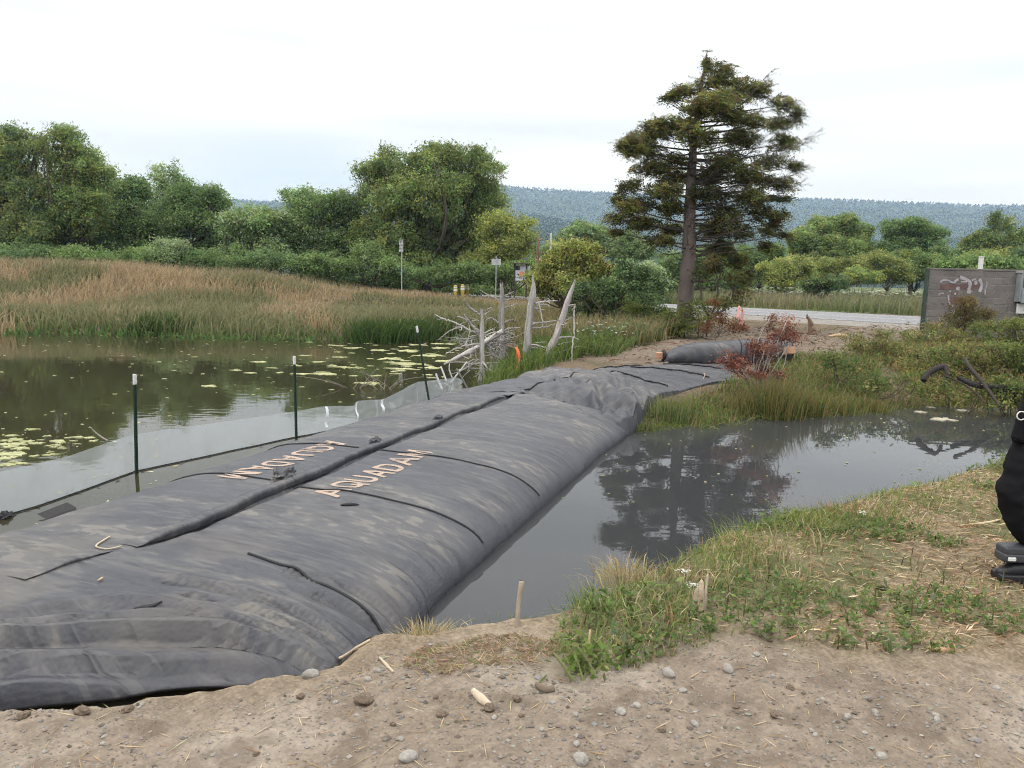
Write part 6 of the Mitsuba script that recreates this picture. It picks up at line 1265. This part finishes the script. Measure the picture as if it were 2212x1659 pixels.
c = pal([(.205, .175, .145), (.18, .15, .12), (.25, .228, .20), (.12, .095, .072), (.20, .165, .125), (.19, .175, .16)], n, r, .12); c = c.mean(1, keepdims=True) * .35 + c * .65
put('gravel', (V.reshape(-1, 3), Ff), 'woody', False, color=np.repeat(c, 6, 0)); tag('gravel', 'fine gravel and crumbs of earth strewn over the dirt', 'gravel', kind='stuff')
p = in_poly(dirtv.difference(foot.buffer(.05)), 420, r); n = len(p); an = r.uniform(0, 6.3, n); d = np.stack([np.cos(an), np.sin(an), 0 * an + .04], 1); v, f = leaves(np.c_[p, gz(p[:, 0], p[:, 1]) + .006], d, np.tile([0, 0, 1.0], (n, 1)), r.uniform(.03, .12, n), .004, 0); put('dirt_straw', (v, f), 'foliage', color=np.repeat(pal(STRAW, n, r), 4, 0)); tag('dirt_straw', 'scattered bits of straw on the foreground dirt', 'straw', kind='stuff')
gp = pxpoly([(860, 1440), (900, 1400), (1120, 1388), (1230, 1420), (1130, 1470), (960, 1470)], -.05); p = in_poly(gp, 900, r); n = len(p); an = r.uniform(0, 6.3, n); d = unit(np.stack([np.cos(an), np.sin(an), r.normal(.15, .2, n)], 1)); v, f = leaves(np.c_[p, gz(p[:, 0], p[:, 1]) + .012], d, unit(rdir(n, r) + [0, 0, 1]), r.uniform(.03, .11, n), .005, .1); put('dead_roots', (v, f), 'foliage', color=np.repeat(pal([(.36, .24, .17), (.42, .33, .22), (.25, .17, .11), (.22, .22, .10)], n, r), 4, 0)); tag('dead_roots', 'matted dead grass roots on the dirt lip near the dam', 'grass', kind='stuff')

# ------------------------------------------------------------------ the person at the right edge
import manifold3d as m3
PD = 4.36


def J(px, py, dy=0.0): return ony(px, py, PD + dy)


def body(chains, edge=.02, it=12, wr=0.0):
    """hulls of spheres along each chain of (point, radius), joined and smoothed into one surface"""
    parts = []
    for ch in chains:
        for (p0, r0), (p1, r1) in zip(ch[:-1], ch[1:]):
            s0 = m3.Manifold.sphere(r0, 20).translate([float(x) for x in p0]); s1 = m3.Manifold.sphere(r1, 20).translate([float(x) for x in p1]); parts.append(m3.Manifold.batch_hull([s0, s1]))
    u = m3.Manifold.batch_boolean(parts, m3.OpType.Add).refine_to_length(edge); me = u.to_mesh(); t = trimesh.Trimesh(me.vert_properties[:, :3], me.tri_verts); trimesh.smoothing.filter_taubin(t, iterations=it); v = np.array(t.vertices); v = v + np.array(t.vertex_normals) * ((meshkit.fbm(v * [9, 9, 14], 3, 3) - .5) * wr)[:, None]; return v, np.array(t.faces)


PER = key('person'); tag(PER, 'person in black trousers and black jacket standing cropped by the right frame edge', 'person')
mat('black_cloth', lambda p, n, uv: mix((.0045, .0045, .0055), (.011, .011, .013), fbm(p.x * 9, p.y * 9, p.z * 9, 3)), .85, .15); mat('black_rubber', (.014, .014, .016), .45, .4); mat('skin', (.42, .26, .19), .6, .3); mat('dark_hair', (.03, .02, .015), .6, .3)
ank, kne, hip = J(2243, 1190), J(2205, 1062), J(2275, 915)
ank2, kne2, hip2 = J(2290, 1200, .22), J(2262, 1065, .22), J(2300, 915, .20)
put(PER, body([[(ank + [0, 0, .02], .068), (J(2226, 1140), .105), (J(2212, 1100), .128), (kne, .128), (J(2226, 1000), .128), (hip, .150)], [(ank2 + [0, 0, .02], .065), (J(2280, 1120, .22), .105), (kne2, .115), (hip2, .150)], [(hip, .150), (hip2, .150)]], wr=.045), 'black_cloth', True, part='trousers')
wst, che, nek = J(2312, 800, .1), J(2312, 660, .1), J(2300, 590, .1)
sh1, sh2 = J(2310, 628, -.10), J(2318, 632, .30); el1, wr1 = J(2316, 770, -.16), J(2305, 868, -.12); el2, wr2 = J(2345, 780, .36), J(2290, 880, .40)
put(PER, body([[(J(2248, 930), .125), (J(2272, 880, .06), .16), (wst, .17), (che, .19), (nek, .075)], [(J(2206, 940, -.02), .052), (J(2222, 895, -.02), .05), (J(2262, 850, 0), .11)], [(che, .17), (sh1, .085)], [(che, .17), (sh2, .085)], [(sh1, .08), (el1, .062), (wr1, .05)], [(sh2, .08), (el2, .062), (wr2, .05)], [(J(2290, 930, .2), .15), (wst, .17)]], wr=.03), 'black_cloth', True, part='jacket')
hd = J(2290, 545, .1); put(PER, body([[(nek, .06), (nek + [-.02, 0, .09], .058)], [(hd + [0, 0, .03], .098), (hd + [-.02, 0, -.05], .080), (hd + [-.045, 0, -.085], .045)], [(hd + [-.085, 0, -.02], .02), (hd + [-.108, 0, -.04], .013)], [(hd + [.01, .095, -.02], .02), (hd + [.012, .10, .015], .022)], [(hd + [.01, -.095, -.02], .02), (hd + [.012, -.10, .015], .022)]], .012, 6), 'skin', True, part='head')
put(PER, body([[(hd + [.03, 0, .055], .098), (hd + [.055, 0, -.01], .085)]], .02, 4), 'dark_hair', True, part='hair')
for sy in (-1, 1): put(PER, body([[(hd + [-.086, sy * .035, .005], .011), (hd + [-.087, sy * .035, .005], .011)]], .01, 1), 'black_print', True, part='eye')
for wr, sg in ((wr1, 1), (wr2, -1)):
    dn = np.array([-.35, 0, -.94]); ch = [[(wr, .032), (wr + dn * .06, .036), (wr + dn * .09, .034)]]
    for i, L_ in enumerate((.068, .078, .073, .058)):
        o = wr + dn * .085 + np.array([0, (i - 1.5) * .019, 0]); ch.append([(o, .0095), (o + dn * L_ * .5, .009), (o + dn * L_ * .8 + np.array([-.02, 0, 0]), .008), (o + dn * L_ + np.array([-.038, 0, .008]), .007)])
    o = wr + dn * .035 + np.array([-.02, sg * .02, 0]); ch.append([(o, .013), (o + np.array([-.025, sg * .012, -.03]), .011), (o + np.array([-.035, sg * .008, -.06]), .009)]); put(PER, body(ch, .006, 4), 'skin', True, part='hand')
for (hx, dy_) in ((0, 0.0), (46, .22)):
    def sh(px, py): return J(px + hx, py, dy_)
    def slab(x0, x1, y0, y1, w, rr=.018):
        a, b = sh(x0, y1), sh(x1, y0); m_ = m3.Manifold.batch_hull([m3.Manifold.sphere(rr, 16).translate([float(x), float(PD + dy_ + y), float(z)]) for x in (a[0] + rr, b[0] - rr) for y in (-w / 2 + rr, w / 2 - rr) for z in (a[2] + rr, b[2] - rr)]); return m_.to_mesh().vert_properties[:, :3], m_.to_mesh().tri_verts
    put(PER, body([[(sh(2162, 1236), .030), (sh(2185, 1230), .046), (sh(2225, 1226), .050), (sh(2262, 1228), .046)], [(sh(2166, 1244), .017), (sh(2268, 1243), .022)]], .012, 4), 'black_rubber', True, part='shoe'); put(PER, slab(2150, 2274, 1238, 1251, .118, .012), 'black_rubber', True, part='sole'); put(PER, slab(2157, 2262, 1192, 1210, .112, .018), mat('strap_grey', (.045, .048, .055), .5, .4) if 'strap_grey' not in scene else 'strap_grey', True, part='shoe_strap'); put(PER, slab(2160, 2262, 1178, 1194, .108, .016), 'strap_grey', True, part='shoe_strap')
    put(PER, body([[(sh(2225, 1205), .055), (sh(2240, 1180), .055)]], .02, 3), 'black_rubber', True, part='shoe_upper')
tg = J(2186, 1206, -.062); v, f = box(tg[0], tg[1] - .002, tg[2] - .006, .045, .012, .022, .003); put(PER, (v, f), 'white_paint', part='shoe_tag')
c = J(2206, 898, -.085); a = np.linspace(.9, 5.4, 26); put(PER, tube(c + np.stack([.024 * np.cos(a), -.0 * a, .024 * np.sin(a)], 1), .0038, 6), 'white_paint', True, part='emblem')
# ------------------------------------------------------------------ the damp air
scene['air'] = {'type': 'homogeneous', 'albedo': {'type': 'rgb', 'value': [0.93, 0.95, 0.965]}, 'sigma_t': {'type': 'rgb', 'value': [0.00012, 0.000165, 0.000225]}}
scene['haze'] = {'type': 'cube', 'to_world': T().translate([0, 2450, 400]).scale([4200, 2600, 420]), 'bsdf': {'type': 'null'}, 'interior': {'type': 'ref', 'id': 'air'}}
scene['camera']['medium'] = {'type': 'ref', 'id': 'air'}
tag('haze', kind='stuff', label='damp hazy air between the camera and the hills')
